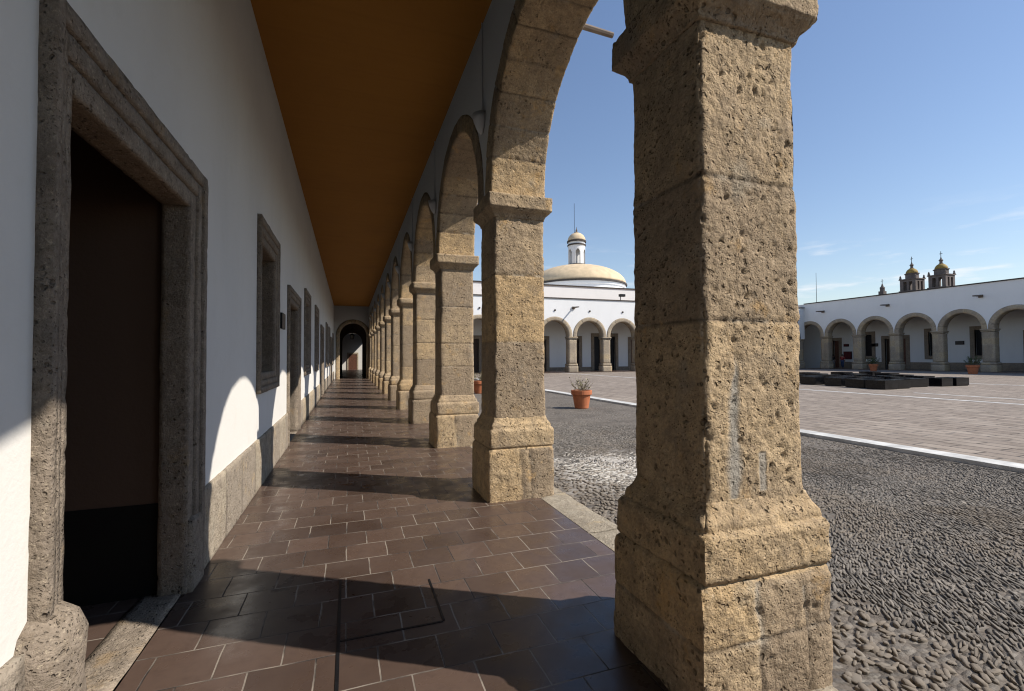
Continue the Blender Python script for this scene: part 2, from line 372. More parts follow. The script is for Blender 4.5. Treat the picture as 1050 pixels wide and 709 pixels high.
def pier_part(name, parent, cx, cy, prof, res, seed, joints=(), tints=None, vj=None, amp=.006, pit=.012, chip=.022, mat='stone', mort=None):
    """prof: list of (z, hx, hy). joints: z of horizontal joints"""
    zs = []; hx = []; hy = []
    for (z0, a0, b0), (z1, a1, b1) in zip(prof[:-1], prof[1:]):
        n = max(1, int(math.ceil(math.hypot(z1-z0, a1-a0)/res)))
        for i in range(n):
            t = i/n; zs.append(z0+(z1-z0)*t); hx.append(a0+(a1-a0)*t); hy.append(b0+(b1-b0)*t)
    zs.append(prof[-1][0]); hx.append(prof[-1][1]); hy.append(prof[-1][2])
    for j in joints:                                        # extra rings so that a coarse pier still shows its joints
        if res > .02:
            for dz in (-.02, -.007, .007, .02):
                z = j+dz; k = np.searchsorted(zs, z)
                if 0 < k < len(zs):
                    hx.insert(k, float(np.interp(z, zs, hx))); hy.insert(k, float(np.interp(z, zs, hy))); zs.insert(k, z)
    zs = np.array(zs); hx = np.array(hx); hy = np.array(hy)
    nu = max(3, int(2*HX/res)); nv = max(3, int(2*HY/res))
    sec = sweep_section(nu, nv); ns = len(sec); nl = len(zs)
    V = np.zeros((nl, ns, 3)); V[..., 0] = cx+sec[None, :, 0]*hx[:, None]; V[..., 1] = cy+sec[None, :, 1]*hy[:, None]; V[..., 2] = zs[:, None]
    N = np.zeros((nl, ns, 3)); su = np.abs(sec[:, 0]) > .999; sv = np.abs(sec[:, 1]) > .999
    N[:, su, 0] += np.sign(sec[su, 0]); N[:, sv, 1] += np.sign(sec[sv, 1]); N /= np.linalg.norm(N, axis=2, keepdims=True)
    dc = np.minimum((1-np.abs(sec[:, 0]))*HX, 9)+(1-np.abs(sec[:, 1]))*HY
    corner = np.repeat(np.exp(-(dc/max(.016, res*.7))**2)[None], nl, 0)
    jm = np.zeros(nl); tn = np.zeros(nl)
    js = sorted(joints)
    for j in js: jm = np.maximum(jm, np.exp(-((zs-j)/.009)**2))
    jr = np.random.default_rng(seed+100); tv = jr.uniform(-1, 1, len(js)+1)
    if tints is not None: n_ = min(len(tints), len(tv)); tv[:n_] = tints[:n_]
    tn = tv[np.searchsorted(np.array(js), zs)] if js else tv[0]+tn
    JM = np.repeat(jm[:, None], ns, 1); T = np.repeat(np.asarray(tn)[:, None], ns, 1)
    if vj:                                                  # vertical joints on the -Y face: (u, z0, z1, width)
        for (u, z0, z1, w) in vj:
            m = (sec[:, 1] < -.999)[None, :] & (zs[:, None] > z0) & (zs[:, None] < z1)
            uu = u+.03*np.sin(zs*9)[:, None]+.02*np.sin(zs*23)[:, None]
            JM = np.maximum(JM, m*np.exp(-((sec[None, :, 0]-uu)*HX/w)**2))
            T = np.where(m & (sec[None, :, 0] > uu), T-.9, T)
    Vf = V.reshape(-1, 3); Nf = N.reshape(-1, 3)
    wob = .012*vnoise(Vf*np.array([1, 1, 0])+np.array([0, 0, 0]), 4, seed); jj = JM.ravel()
    W = wear(Vf, Nf, corner.ravel(), seed, amp, pit, 19, chip, res, jj)
    F = close_grid(nl, ns)
    o = mesh_obj(name, W, F, M[mat], parent, True, dict(tint=T.ravel(), joint=jj, **({'mortar': mort(V, sec).ravel()} if mort else {})))
    return o

def old_mortar(V, sec):
    """grey mortar repairs on the big pier: a vertical seam and a small square patch on its sunlit face"""
    z = V[..., 2]; f = (sec[:, 1] < -.999)[None, :]; u = sec[:, 0][None, :]
    w = .028+.012*np.sin(z*7)+.008*np.sin(z*19); c0 = -.44+.04*np.sin(z*5.)+.02*np.sin(z*13)
    a = np.clip(1.6-np.abs((u-c0)*HX)/w*1.2, 0, 1)*(z > .93)*np.clip((1.62-z)/.1, 0, 1)
    b = ((u > .02) & (u < .17) & (z > .95) & (z < 1.13))*.9
    return np.maximum(a, b)*f

ORD = ['first', 'second', 'third', 'fourth', 'fifth', 'sixth', 'seventh', 'eighth', 'ninth', 'tenth', 'eleventh', 'twelfth']
LOOK = {0: 'big weathered tan stone pier, pitted and mortar patched, filling the view beside the cobbles',
        1: 'second stone pier along the corridor, cracked plinth with an upright ochre stone between blocks',
        2: 'third stone pier along the corridor, pale pitted blocks, standing just behind the cracked-plinth pier'}
def stone_pier(k):
    cy = Y1+S*k
    near = k == 0
    lab = LOOK.get(k, '%s stone pier in the corridor arcade counting from the big weathered one' % ORD[k] if k >= 0 else 'stone pier of the corridor arcade standing behind the camera')
    t = thing('stone_pier', (XS, cy, 0), lab, 'pier', 'stone piers along the corridor arcade')
    res = {0: .011, 1: .018, 2: .03, 3: .045}.get(k, .075)
    sd = 50+k*7
    pr = np.random.default_rng(k+90)
    j = [.86+x for x in ([.91, 1.69] if k == 1 else [.55+pr.uniform(-.15, .15), 1.1+pr.uniform(-.12, .12), 1.7+pr.uniform(-.12, .12)])]
    if k == 0: j = [1.77, 2.46]
    tints = {0: (.35, -.4, .1), 1: (-.6, .85, -.2)}.get(k)
    q = lambda z, o: (z, HX+o, HY+o)
    amp = {0: .012, 1: .008}.get(k, .006)
    pier_part('shaft', t, XS, cy, [q(.90, .004), q(1.4, .002), q(3.23, -.002)], res, sd, j, tints, mort=old_mortar if k == 0 else None, amp=amp, pit=.016 if k == 0 else .012, chip=.026)
    b = pier_part('base_moulding', t, XS-.002, cy, [q(.56, .05), q(.583, .072), q(.60, .082), q(.765, .08), q(.79, .066), q(.80, .052), q(.815, .052), q(.835, .048), q(.87, .022), q(.92, .004), q(.93, -.03)], res, sd+1, [], (.5,) if k < 2 else None, amp=amp*.8, chip=.02)
    pier_part('plinth', t, XS-.017, cy, [q(-.14, .088), q(.10, .09), q(.53, .09), q(.565, .08), q(.585, .06), q(.59, .02)], res, sd+2, [.30] if k == 0 else [], (-.1, .6) if k == 0 else None,
              vj=[(-.18, -.1, .56, .012), (.55, -.1, .5, .006)] if k == 0 else [(.0, -.1, .56, .013), (.28, -.1, .56, .009)] if k == 1 else [(pr.uniform(-.3, .4), -.1, .56, .01)], amp=amp*.9, chip=.026)
    pier_part('impost', t, XS, cy, [q(3.205, -.02), q(3.21, .008), q(3.235, .014), q(3.26, .030), q(3.29, .064), q(3.305, .074), q(3.31, .082), q(3.46, .084), q(3.47, .055), q(3.475, -.2)], res, sd+3, [], (-.2,), amp=amp*.7, chip=.018)
    return t
for k in range(-2, 12): stone_pier(k)

# ------------------------------------------------------------------ arcade wall: white plaster with stone arch rings
aw = thing('arcade_wall', (1.87, 0, 0), 'long white plaster arcade wall with round stone arches between corridor and courtyard', 'wall')
YB = -6.0                                                   # wall end behind the camera
K0, K1 = -3, 11
def wall_strip(mb, x, ytop, flip):
    """one face of the arcade wall with its arch-shaped holes"""
    pts = []
    for k in range(K0, K1):
        yc = Y1+S*k+S/2; R = AR+RING-.012
        pts.append((yc-R, SPR))
        for i in range(25):
            a = PI-PI*i/24; pts.append((yc+R*math.cos(a), AC+R*math.sin(a)))
        pts.append((yc+R, SPR))
    pts = [(Y1+S*K0-2, SPR)]+pts+[(44.6, SPR)]
    b = len(mb.v); n = len(pts)
    for (y, z) in pts: mb.v.append((x, y, z))
    for (y, z) in pts: mb.v.append((x, y, ytop))
    for i in range(n-1):
        if abs(pts[i][0]-pts[i+1][0]) < 1e-6: continue
        f = (b+i, b+i+1, b+n+i+1, b+n+i); mb.f.append(f if flip else f[::-1])
w = MB(); wall_strip(w, XI, 7.05, False); wall_strip(w, XO-.01, 7.05, True)
w.add([(XI, -12, 7.05), (XO-.01, -12, 7.05), (XO-.01, 44.6, 7.05), (XI, 44.6, 7.05)], [(0, 1, 2, 3)])
w.box(XI, XO-.01, YEND+.2, 44.6, -.1, SPR)                  # closed stretch past the last pier
build('plaster_face', w, M['plaster'], aw)
c = MB(); c.box(XI-.02, XO+.06, -12, 44.5, 7.053, 7.13); build('coping', c, M['coping'], aw)
def arch_ring(name, parent, plane, yc, x0, x1, ac, r0, ring, spr, res, seed, mat, nv=13):
    """stone ring: section rectangle (radial, across); plane 'x' = opening faces X, 'y' = opening faces Y"""
    path = []
    L = ac-spr; m = max(1, int(L/res))
    for i in range(m): path.append((-1, spr+L*i/m, None))
    nt = max(16, int(PI*(r0+ring)/res))
    th = [PI*i/nt for i in range(nt+1)]
    js = [PI*i/nv for i in range(1, nv)]
    nu = max(2, int(ring/res)); nw = max(3, int((x1-x0)/res)); sec = sweep_section(nu, nw); ns = len(sec)
    rows = []; nr = []; jm = []; tt = []; vr = np.random.default_rng(abs(seed)).uniform(-1, 1, nv+2)
    def row(kind, val):
        rr = r0+ring*(sec[:, 0]+1)/2; xx = (x0+x1)/2+(x1-x0)/2*sec[:, 1]
        nrad = np.where(sec[:, 0] < -.999, -1., np.where(sec[:, 0] > .999, 1., 0.)); nx = np.where(np.abs(sec[:, 1]) > .999, np.sign(sec[:, 1]), 0.)
        ln = np.sqrt(nrad**2+nx**2)+1e-9
        if kind == 'A': dy, dz, oy, oz = -1, 0, 0, val
        elif kind == 'B': dy, dz, oy, oz = 1, 0, 0, val
        else: dy, dz, oy, oz = -math.cos(val), math.sin(val), 0, ac
        y = yc+dy*rr; z = oz+dz*rr
        rows.append(np.stack([xx, y, z], -1)); nr.append(np.stack([nx/ln, nrad*dy/ln, nrad*dz/ln], -1))
        ang = val if kind == 'T' else (0 if kind == 'A' else PI)
        jm.append(np.full(ns, max([math.exp(-((ang-j)*r0/.011)**2) for j in js]) if kind == 'T' else 0.)); tt.append(np.full(ns, vr[int(min(nv-1, ang/PI*nv))]))
    if L > .01:
        for i in range(m): row('A', spr+L*i/m)
    for a in th: row('T', a)
    if L > .01:
        for i in range(m): row('B', ac-L*(i+1)/m)
    V = np.array(rows); N = np.array(nr); nl = len(V)
    dc = (1-np.abs(sec[:, 0]))*ring/2+(1-np.abs(sec[:, 1]))*(x1-x0)/2
    corner = np.repeat(np.exp(-(dc/max(.014, res*.6))**2)[None], nl, 0).ravel()
    Vf = V.reshape(-1, 3); W = wear(Vf, N.reshape(-1, 3), corner, seed, .006, .010, 16, .014, res, np.array(jm).ravel())
    if plane == 'y': W = W[:, [1, 0, 2]]
    F = close_grid(nl, ns)
    if plane == 'y': F = F[:, ::-1]
    return mesh_obj(name, W, F[:, ::-1].copy(), M[mat], parent, True, {'tint': np.array(tt).ravel()*.8, 'joint': np.array(jm).ravel()})
for k in range(K0, K1):
    yc = Y1+S*k+S/2
    arch_ring('stone_arch', aw, 'x', yc, XI-.012, XO, AC, AR, RING, SPR, {0: .022, 1: .035}.get(k, .07), 300+k, 'stone')
for k in range(-1, 11, 2):                                   # rain spouts high on the courtyard face
    y = Y1+S*(k if k != -1 else -1)
    m = MB(); m.tube([(XO-.02, y, 5.93), (XO+.5, y, 5.92), (3.32, y, 5.89)], [.045, .04, .036], 8)
    build('water_spout', m, M['rod'], aw)

# ------------------------------------------------------------------ corridor floor, threshold line, curb, ground, plaza
def sheet(name, x0, x1, y0, y1, z, mat, kind='structure', nx=1, ny=1):
    m = MB(); vs = []; fs = []
    for j in range(ny+1):
        for i in range(nx+1): vs.append((x0+(x1-x0)*i/nx, y0+(y1-y0)*j/ny, z))
    for j in range(ny):
        for i in range(nx): a = j*(nx+1)+i; fs.append((a, a+1, a+nx+2, a+nx+1))
    m.add(vs, fs); return tag(build(name, m, mat), kind=kind)
sheet('courtyard_ground', -400, 700, -400, 800, G, M['dirt'])
f = MB(); f.box(-6, 2.06, -12, 72, -.3, 0); tag(build('corridor_floor', f, M['tiles']), kind='structure')
cb = MB(); y = -6.
while y < 44.4:
    L = random.uniform(.9, 1.5); y1 = min(y+L, 44.5)
    cb.gridbox(2.062, (2.42 if y > 2.2 else 2.23)+random.uniform(-.012, .012), y+.004, y1-.004, -.28, .006, .09); y = y1
tag(rough('curb_stones', cb, M['curb'], amp=.004, bev=.012, seed=3, smooth=False), kind='structure')
sheet('plaza_paving', 9.52, 55.5, -60, 44.0, G+.05, M['plaza'])
kb = MB(); kb.gridbox(9.13, 9.52, -40, 44, G-.1, G+.065, .5)
tag(rough('kerb', kb, M['kerb'], amp=.004, bev=.004, seed=5, smooth=False), kind='structure')
for i, (x, wd, y0, y1) in enumerate([(20.75, .28, -40, 44), (23.1, .22, -40, 13.4), (33.4, .28, -40, 17.5)]):
    sheet('paving_line', x, x+wd, y0, y1, G+.056, M['kerb'])

# ------------------------------------------------------------------ river cobbles: one mass of stones
def cobbles():
    P = []; U = []; T = []; Sz = []
    da, db = .088, .0215
    A, B = np.meshgrid(np.arange(-3, 15, da), np.arange(-9, 9.5, db), indexing='ij')
    A = A+(np.arange(A.shape[1])[None, :] % 2)*da/2+RNG.uniform(-.42, .42, A.shape)*da; B = B+RNG.uniform(-.3, .3, B.shape)*db
    base = np.stack([A.ravel(), B.ravel(), np.zeros(A.size)], -1)
    def warp(q):
        d1 = vnoise(q, .55, 1)*.55+vnoise(q, 1.3, 2)*.16; d2 = vnoise(q, .6, 5)*.42+vnoise(q, 1.5, 6)*.10
        a = q[:, 0]+d1*.4; b = q[:, 1]+d2
        an = math.radians(42)                              # stones run away from the arcade
        return np.stack([2.3+a*math.cos(an)-b*math.sin(an), 1.2+a*math.sin(an)+b*math.cos(an), 0*a], -1)
    p = warp(base); e = warp(base+np.array([.02, 0, 0])); u = e-p; u /= np.linalg.norm(u, axis=1, keepdims=True)
    x, yy = p[:, 0], p[:, 1]; dist = np.hypot(x, yy)
    edge = 3.25+.12*vnoise(p, 1.7, 9)
    keep = (x > 2.45) & (x < 9.03) & (yy > .4) & (yy < 12.5) & (dist < 13) & (RNG.random(len(p)) > (dist-8.5)/4.)
    keep &= ~((x > XS-.45) & (x < XS+.45))
    bare = fbm(p, 1.1, 3, 77)
    keep &= (bare < .34) | (RNG.random(len(p)) < .3)
    mud = (x < edge)
    keep &= ~(mud & (RNG.random(len(p)) < .55))
    p, u, mud, bare = p[keep], u[keep], mud[keep], bare[keep]; n = len(p)
    L = RNG.uniform(.018, .068, n); Wd = RNG.uniform(.006, .0122, n); H = RNG.uniform(.0045, .0115, n)
    L = np.where(mud, RNG.uniform(.014, .05, n), L); Wd = np.where(mud, RNG.uniform(.008, .026, n), Wd); H = np.where(mud, RNG.uniform(.005, .016, n), H)
    far = np.clip((np.hypot(p[:, 0], p[:, 1])-5)/6, 0, 1); H = H*(1-.35*far)
    ja = RNG.normal(0, .17, n)+np.where(mud, RNG.normal(0, .5, n), 0)
    cu = u[:, 0]*np.cos(ja)-u[:, 1]*np.sin(ja); su = u[:, 0]*np.sin(ja)+u[:, 1]*np.cos(ja)
    hh = fbm(p, .9, 3, 55)*.012
    rings = [(1.0, -.012), (.97, .75), (.84, 1.0)]; m = 8
    V = np.zeros((n, len(rings)*m+1, 3)); ang = np.arange(m)*2*PI/m
    for r, (rad, hz) in enumerate(rings):
        jit = RNG.uniform(.72, 1.18, (n, m))
        ca = np.sign(np.cos(ang))*np.abs(np.cos(ang))**.7; sa = np.sign(np.sin(ang))*np.abs(np.sin(ang))**.55
        lx = ca[None]*L[:, None]*rad*jit; ly = sa[None]*Wd[:, None]*rad*jit
        V[:, r*m:(r+1)*m, 0] = p[:, 0:1]+lx*cu[:, None]-ly*su[:, None]
        V[:, r*m:(r+1)*m, 1] = p[:, 1:2]+lx*su[:, None]+ly*cu[:, None]
        V[:, r*m:(r+1)*m, 2] = G+hh[:, None]*0+H[:, None]*hz
    V[:, -1, :2] = p[:, :2]; V[:, -1, 2] = G+H*.96
    V[..., 2] += RNG.normal(0, .0013, V.shape[:2])
    V[..., 2] += (RNG.normal(0, .002, n)+.002)[:, None]
    nv = len(rings)*m+1; q = []
    for r in range(len(rings)-1):
        for i in range(m): q.append((r*m+i, r*m+(i+1) % m, (r+1)*m+(i+1) % m, (r+1)*m+i))
    top = (len(rings)-1)*m
    for i in range(0, m, 2): q.append((top+i, top+(i+1) % m, top+(i+2) % m, nv-1))
    F = (np.array(q)[None]+(np.arange(n)*nv)[:, None, None]).reshape(-1, 4)
    tint = RNG.beta(1.7, 2.3, n)*.8+.12*vnoise(p, 1.2, 4)
    wp = np.exp(-(((p[:, 0]-3.9)/1.0)**2+((p[:, 1]-6.1)/1.2)**2)**1.5)
    tint = np.where(RNG.random(n) < wp*.85, RNG.uniform(.9, 1.0, n), tint); tint = np.where(mud, tint*.7+.25, tint)
    tint = np.clip(tint, 0, 1)
    o = mesh_obj('river_cobbles', V.reshape(-1, 3), F, M['cobble'], None, False, {'tint': np.repeat(tint, nv), 'dust': np.repeat(np.clip(-.8*wp+mud*.75+np.clip(fbm(p, 1.3, 4, 31)*2.2+.32, .15, .8), 0, 1), nv)})
    return tag(o, 'grey river cobbles set on edge in swirling rows beside the arcade', 'cobbles', kind='stuff')
cobbles()

# ------------------------------------------------------------------ corridor wall with doors and windows
DOORS = [(2.13, 4.08), (9.40, 11.55), (20.1, 22.3), (31.2, 33.3)]
WINS = [(6.40, 8.07), (12.85, 14.55), (16.75, 18.45), (24.6, 26.4), (28.0, 29.7), (35.0, 36.7)]
NJ, FJ = .175, .30                                            # jamb widths as they show: near side, far side
cw = thing('corridor_wall', (XL, 0, 0), 'long white plaster corridor wall with stone framed doors and windows', 'wall')
def holed_wall(mb, xf, xb, y0, y1, z0, z1, holes):
    ys = sorted({y0, y1, *[h[0] for h in holes], *[h[1] for h in holes]}); zs = sorted({z0, z1, *[h[2] for h in holes], *[h[3] for h in holes]})
    ins = lambda y, z: any(h[0] < y < h[1] and h[2] < z < h[3] for h in holes)
    for a, b in zip(ys[:-1], ys[1:]):
        for c_, d in zip(zs[:-1], zs[1:]):
            if ins((a+b)/2, (c_+d)/2): continue
            mb.add([(xf, a, c_), (xf, b, c_), (xf, b, d), (xf, a, d)], [(0, 1, 2, 3)])
            mb.add([(xb, a, c_), (xb, b, c_), (xb, b, d), (xb, a, d)], [(3, 2, 1, 0)])
    for (a, b, c_, d) in holes:
        for q in ([(a, c_), (a, d)], [(b, d), (b, c_)], [(a, d), (b, d)], [(b, c_), (a, c_)]):
            (p0, r0), (p1, r1) = q
            mb.add([(xf, p0, r0), (xb, p0, r0), (xb, p1, r1), (xf, p1, r1)], [(0, 1, 2, 3)])
holes = [(a+NJ-.05, b-FJ+.06, 0, 2.72) for a, b in DOORS]+[(a+NJ*.8-.05, b-FJ*.95+.06, 1.36, 3.12) for a, b in WINS]
m = MB(); holed_wall(m, XL, XL-.14, -12, 39.0, 0, 6.2, holes); build('plaster_face', m, M['plaster'], cw)
edges_ = [-12]+[v for d in DOORS for v in d]+[39.0]
for a, b in zip(edges_[::2], edges_[1::2]):
    m = MB(); m.gridbox(XL-.02, XL+.032, a+.003, b-.003, -.02, .61, .04 if a < 9 else .15)
    o = rough('stone_dado', m, M['dado'], cw, amp=.006, bev=.008, seed=8, pit=.004 if a < 9 else 0, ps=18)
    cuts = [a]
    while cuts[-1] < b: cuts.append(cuts[-1]+random.uniform(.42, .9))
    V = np.array(m.v); ix = np.searchsorted(np.array(cuts), V[:, 1]+.012*vnoise(V, 6, 2)); jd = np.min(np.abs(V[:, 1][:, None]-np.array(cuts)[None]), 1)
    o.data.attributes['tint'].data.foreach_set('value', (_hash(ix, ix*0, ix*0+int(a*9), 4)*2.6-1.3).astype(np.float32))
    o.data.attributes['joint'].data.foreach_set('value', np.exp(-(jd/.02)**2).astype(np.float32))
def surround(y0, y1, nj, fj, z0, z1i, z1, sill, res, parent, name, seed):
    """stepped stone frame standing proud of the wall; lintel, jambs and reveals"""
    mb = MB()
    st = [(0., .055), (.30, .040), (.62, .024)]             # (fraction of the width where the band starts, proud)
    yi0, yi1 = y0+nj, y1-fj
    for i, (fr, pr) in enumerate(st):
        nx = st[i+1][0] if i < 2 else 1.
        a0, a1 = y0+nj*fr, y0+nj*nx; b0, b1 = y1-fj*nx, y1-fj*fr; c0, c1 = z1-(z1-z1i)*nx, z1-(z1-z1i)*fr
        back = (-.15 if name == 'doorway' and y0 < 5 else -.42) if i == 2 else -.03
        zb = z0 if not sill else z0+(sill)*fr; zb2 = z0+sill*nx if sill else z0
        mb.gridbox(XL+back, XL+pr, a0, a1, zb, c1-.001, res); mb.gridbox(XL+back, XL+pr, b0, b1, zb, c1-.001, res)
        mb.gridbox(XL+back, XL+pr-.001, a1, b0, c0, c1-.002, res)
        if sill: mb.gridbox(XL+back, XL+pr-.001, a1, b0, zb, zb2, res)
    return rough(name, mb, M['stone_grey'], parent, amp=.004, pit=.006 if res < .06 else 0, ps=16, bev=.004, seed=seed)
for i, (a, b) in enumerate(DOORS):
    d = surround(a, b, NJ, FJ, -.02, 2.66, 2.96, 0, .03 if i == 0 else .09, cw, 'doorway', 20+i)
    d['label'] = ['open doorway with a stepped grey stone frame and a dark room behind', 'doorway with stone frame between the two windows', 'third doorway down the corridor', 'fourth doorway down the corridor'][i]
    ya, yb = a+NJ, b-FJ
    m = MB(); m.gridbox(XL-.26, XL+.012 if i else XL-.005, a+.1, b-.05, -.05, .008, .05); rough('threshold', m, M['stone_grey'], d, amp=.005, bev=.006, seed=41+i)
    if i == 0:
        m = MB()                                            # worn guard stone at the foot of the near jamb
        prof = [(.17, -.02), (.172, .1), (.168, .2), (.162, .3), (.155, .36), (.148, .42), (.15, .5), (.148, .58), (.125, .645), (.075, .69), (.0, .705)]
        m.lathe(prof, (XL+.0, ya-.10, 0), 30, sx=.80, sy=1.0)
        rough('guard_stone', m, M['stone_grey'], d, amp=.02, pit=.008, bev=0, seed=60)
        m = MB(); m.gridbox(XL-.14, XL+.062, yb+.006, b-.03, -.02, .50, .05); rough('guard_stone', m, M['stone_grey'], d, amp=.012, pit=.006, seed=61, bev=.015)
        # the room behind
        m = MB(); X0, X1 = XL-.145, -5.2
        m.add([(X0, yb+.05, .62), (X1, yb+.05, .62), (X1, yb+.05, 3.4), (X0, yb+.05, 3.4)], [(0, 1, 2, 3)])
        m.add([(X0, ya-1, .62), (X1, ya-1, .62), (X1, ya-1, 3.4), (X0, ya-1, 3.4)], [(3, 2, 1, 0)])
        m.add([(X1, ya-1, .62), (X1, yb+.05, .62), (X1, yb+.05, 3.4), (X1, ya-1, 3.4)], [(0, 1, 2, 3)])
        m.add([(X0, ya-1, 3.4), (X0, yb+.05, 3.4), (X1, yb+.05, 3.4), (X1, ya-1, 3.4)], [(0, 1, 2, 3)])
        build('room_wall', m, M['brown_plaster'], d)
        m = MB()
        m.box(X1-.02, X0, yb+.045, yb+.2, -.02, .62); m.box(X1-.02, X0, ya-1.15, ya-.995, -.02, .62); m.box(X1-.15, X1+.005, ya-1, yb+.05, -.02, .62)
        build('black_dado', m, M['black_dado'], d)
    else:
        m = MB(); xx = XL-.38
        for s in (0, 1):
            u0, u1 = (ya+.002, (ya+yb)/2-.004) if s == 0 else ((ya+yb)/2+.004, yb-.002)
            m.box(xx-.05, xx, u0, u1, .01, 2.65)
            for z0, z1 in ((.15, .75), (.9, 1.6), (1.75, 2.5)): m.box(xx-.01, xx+.02, u0+.1, u1-.1, z0, z1)
        build('door_leaf', m, M['door_wood'], d)
wl = ['window with stepped stone frame nearest the open doorway', 'window just past the second doorway', 'third window down the corridor', 'fourth window down the corridor', 'fifth window down the corridor', 'window at the far end of the corridor']
for i, (a, b) in enumerate(WINS):
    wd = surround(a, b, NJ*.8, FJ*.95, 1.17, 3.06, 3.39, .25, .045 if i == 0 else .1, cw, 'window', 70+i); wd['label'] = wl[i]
    ya, yb = a+NJ*.8, b-FJ*.95; m = MB(); xx = XL-.34
    m.box(xx-.05, xx, ya, yb, 1.425, 3.055)
    for s in (0, 1):
        u0 = ya+.03+s*(yb-ya)/2
        for z0, z1 in ((1.5, 2.2), (2.3, 2.98)): m.box(xx-.01, xx+.02, u0+.05, u0+(yb-ya)/2-.11, z0, z1)
    build('shutter', m, M['door_wood'], wd)
    m = MB()
    n = 6
    for q in range(1, n): y = ya+(yb-ya)*q/n; m.tube([(XL-.16, y, 1.42), (XL-.16, y, 3.06)], .011, 6)
    for z in (1.9, 2.5): m.box(XL-.172, XL-.148, ya, yb, z-.012, z+.012)
    build('iron_grille', m, M['iron'], wd)
# plaque on the wall
p = thing('wall_plaque', (XL, 8.68, 2.24), 'small dark plaque on the white wall between the first window and second doorway', 'plaque')
m = MB(); m.gridbox(XL+.001, XL+.03, 8.50, 8.86, 2.12, 2.34, .1); build('panel', m, M['plaque'], p)
m = MB(); 
for a in ((8.48, 8.5, 2.1, 2.36), (8.86, 8.88, 2.1, 2.36), (8.5, 8.86, 2.1, 2.12), (8.5, 8.86, 2.34, 2.36)): m.box(XL+.001, XL+.035, *a)
build('frame', m, M['iron'], p)

# ------------------------------------------------------------------ ceiling
m = MB(); m.box(XL-.3, XI+.3, -12, YEND+.3, CEIL, CEIL+.35); tag(build('corridor_ceiling', m, M['ceiling']), 'ochre painted corridor ceiling running to the far arch', 'ceiling', kind='structure')
# wall closing the corridor behind the camera
m = MB(); m.box(XL-.6, XO-.01, -12.5, -12, -.1, 7); build('back_wall', m, M['plaster'], cw)

# ------------------------------------------------------------------ end of the corridor: arch wall, vaulted vestibule, second arch, lit end wall
ew = thing('end_wall', (.3, YEND, 0), 'white wall closing the corridor with a wide stone arch leading into a dark vestibule', 'wall')
def arch_wall_y(mb, yf, yb, x0, x1, ztop, xc, R, ac):
    pts = [(xc-R, 0)]+[(xc-R*math.cos(PI*i/24), ac+R*math.sin(PI*i/24)) for i in range(25)]+[(xc+R, 0)]
    for yy, fl in ((yf, 1), (yb, 0)):
        vs = [(x0, yy, 0), (x0, yy, ztop)]+[(x, yy, z) for x, z in pts]+[(x1, yy, 0), (x1, yy, ztop)]
        mb.add([(x0, yy, 0), (xc-R, yy, 0), (xc-R, yy, ztop), (x0, yy, ztop)], [(0, 1, 2, 3) if fl else (3, 2, 1, 0)])
        mb.add([(xc+R, yy, 0), (x1, yy, 0), (x1, yy, ztop), (xc+R, yy, ztop)], [(0, 1, 2, 3) if fl else (3, 2, 1, 0)])
        for (xa, za), (xb_, zb) in zip(pts[1:-2], pts[2:-1]):
            mb.add([(xa, yy, za), (xb_, yy, zb), (xb_, yy, ztop), (xa, yy, ztop)], [(0, 1, 2, 3) if fl else (3, 2, 1, 0)])
    for (xa, za), (xb_, zb) in zip(pts[:-1], pts[1:]):
        mb.add([(xa, yf, za), (xb_, yf, zb), (xb_, yb, zb), (xa, yb, za)], [(3, 2, 1, 0)])
m = MB(); arch_wall_y(m, YEND, YEND+.6, XL-.3, XO-.02, 6.2, .36, 1.0, 3.36); build('plaster_face', m, M['plaster'], ew)
# (x,y swapped inside arch_ring for plane 'y')
arch_ring('stone_arch', ew, 'y', .36, YEND-.03, YEND+.3, 3.36, .985, .29, .0, .08, 500, 'stone')
ORIGV = M['stone_grey']
m = MB()
m.add([(XL-.02, 39.0, 0), (XL-.02, 44.5, 0), (XL-.02, 44.5, 5), (XL-.02, 39.0, 5)], [(0, 1, 2, 3)])
m.add([(XI+.0, 39.0, 0), (XI+.0, 44.5, 0), (XI+.0, 44.5, 5), (XI+.0, 39.0, 5)], [(3, 2, 1, 0)])
m.add([(XL-.02, 39.0, 5), (XL-.02, 44.5, 5), (XI, 44.5, 5), (XI, 39.0, 5)], [(0, 1, 2, 3)])
build('vestibule_lining', m, M['stone_grey'], ew)
m = MB(); arch_wall_y(m, 44.4, 45.0, XL-.3, XO+1, 6.2, .34, .86, 3.05); build('inner_arch_wall', m, M['stone_grey'], ew)
m = MB(); m.box(XL-.9, XL-.3, 45.0, 69.4, -.1, 5.0); build('passage_side_wall', m, M['plaster'], ew)
m = MB(); m.box(XL-.9, 2.2, 45.0, 69.4, 5.0, 5.3); build('passage_roof', m, M['plaster'], ew)
m = MB(); m.box(1.9, 2.2, 45.0, 69.4, 3.95, 5.0); m.box(1.9, 2.2, 45, 62, -.1, 3.94); build('passage_beam', m, M['plaster'], ew)
pw = thing('passage_end_wall', (.4, 69.5, 0), 'sunlit white wall with a brown wooden door seen through the far arch', 'wall')
m = MB(); m.box(-4, 7, 69.5, 70, -.1, 6.5); build('plaster_face', m, M['plaster'], pw)
m = MB(); m.box(0.02, 1.15, 69.44, 69.498, 0, 2.17); dl = build('door', m, M['red_wood'], pw)
m = MB(); m.box(-.17, .02, 69.42, 69.49, 0, 2.4); m.box(1.15, 1.34, 69.42, 69.49, 0, 2.4); m.box(.02, 1.15, 69.42, 69.49, 2.17, 2.4); build('door_frame', m, M['stone_far'], dl)
ln = thing('hanging_lantern', (.3, 41.5, 3.2), 'black iron lantern hanging in the dark vestibule arch at the corridor end', 'lantern')
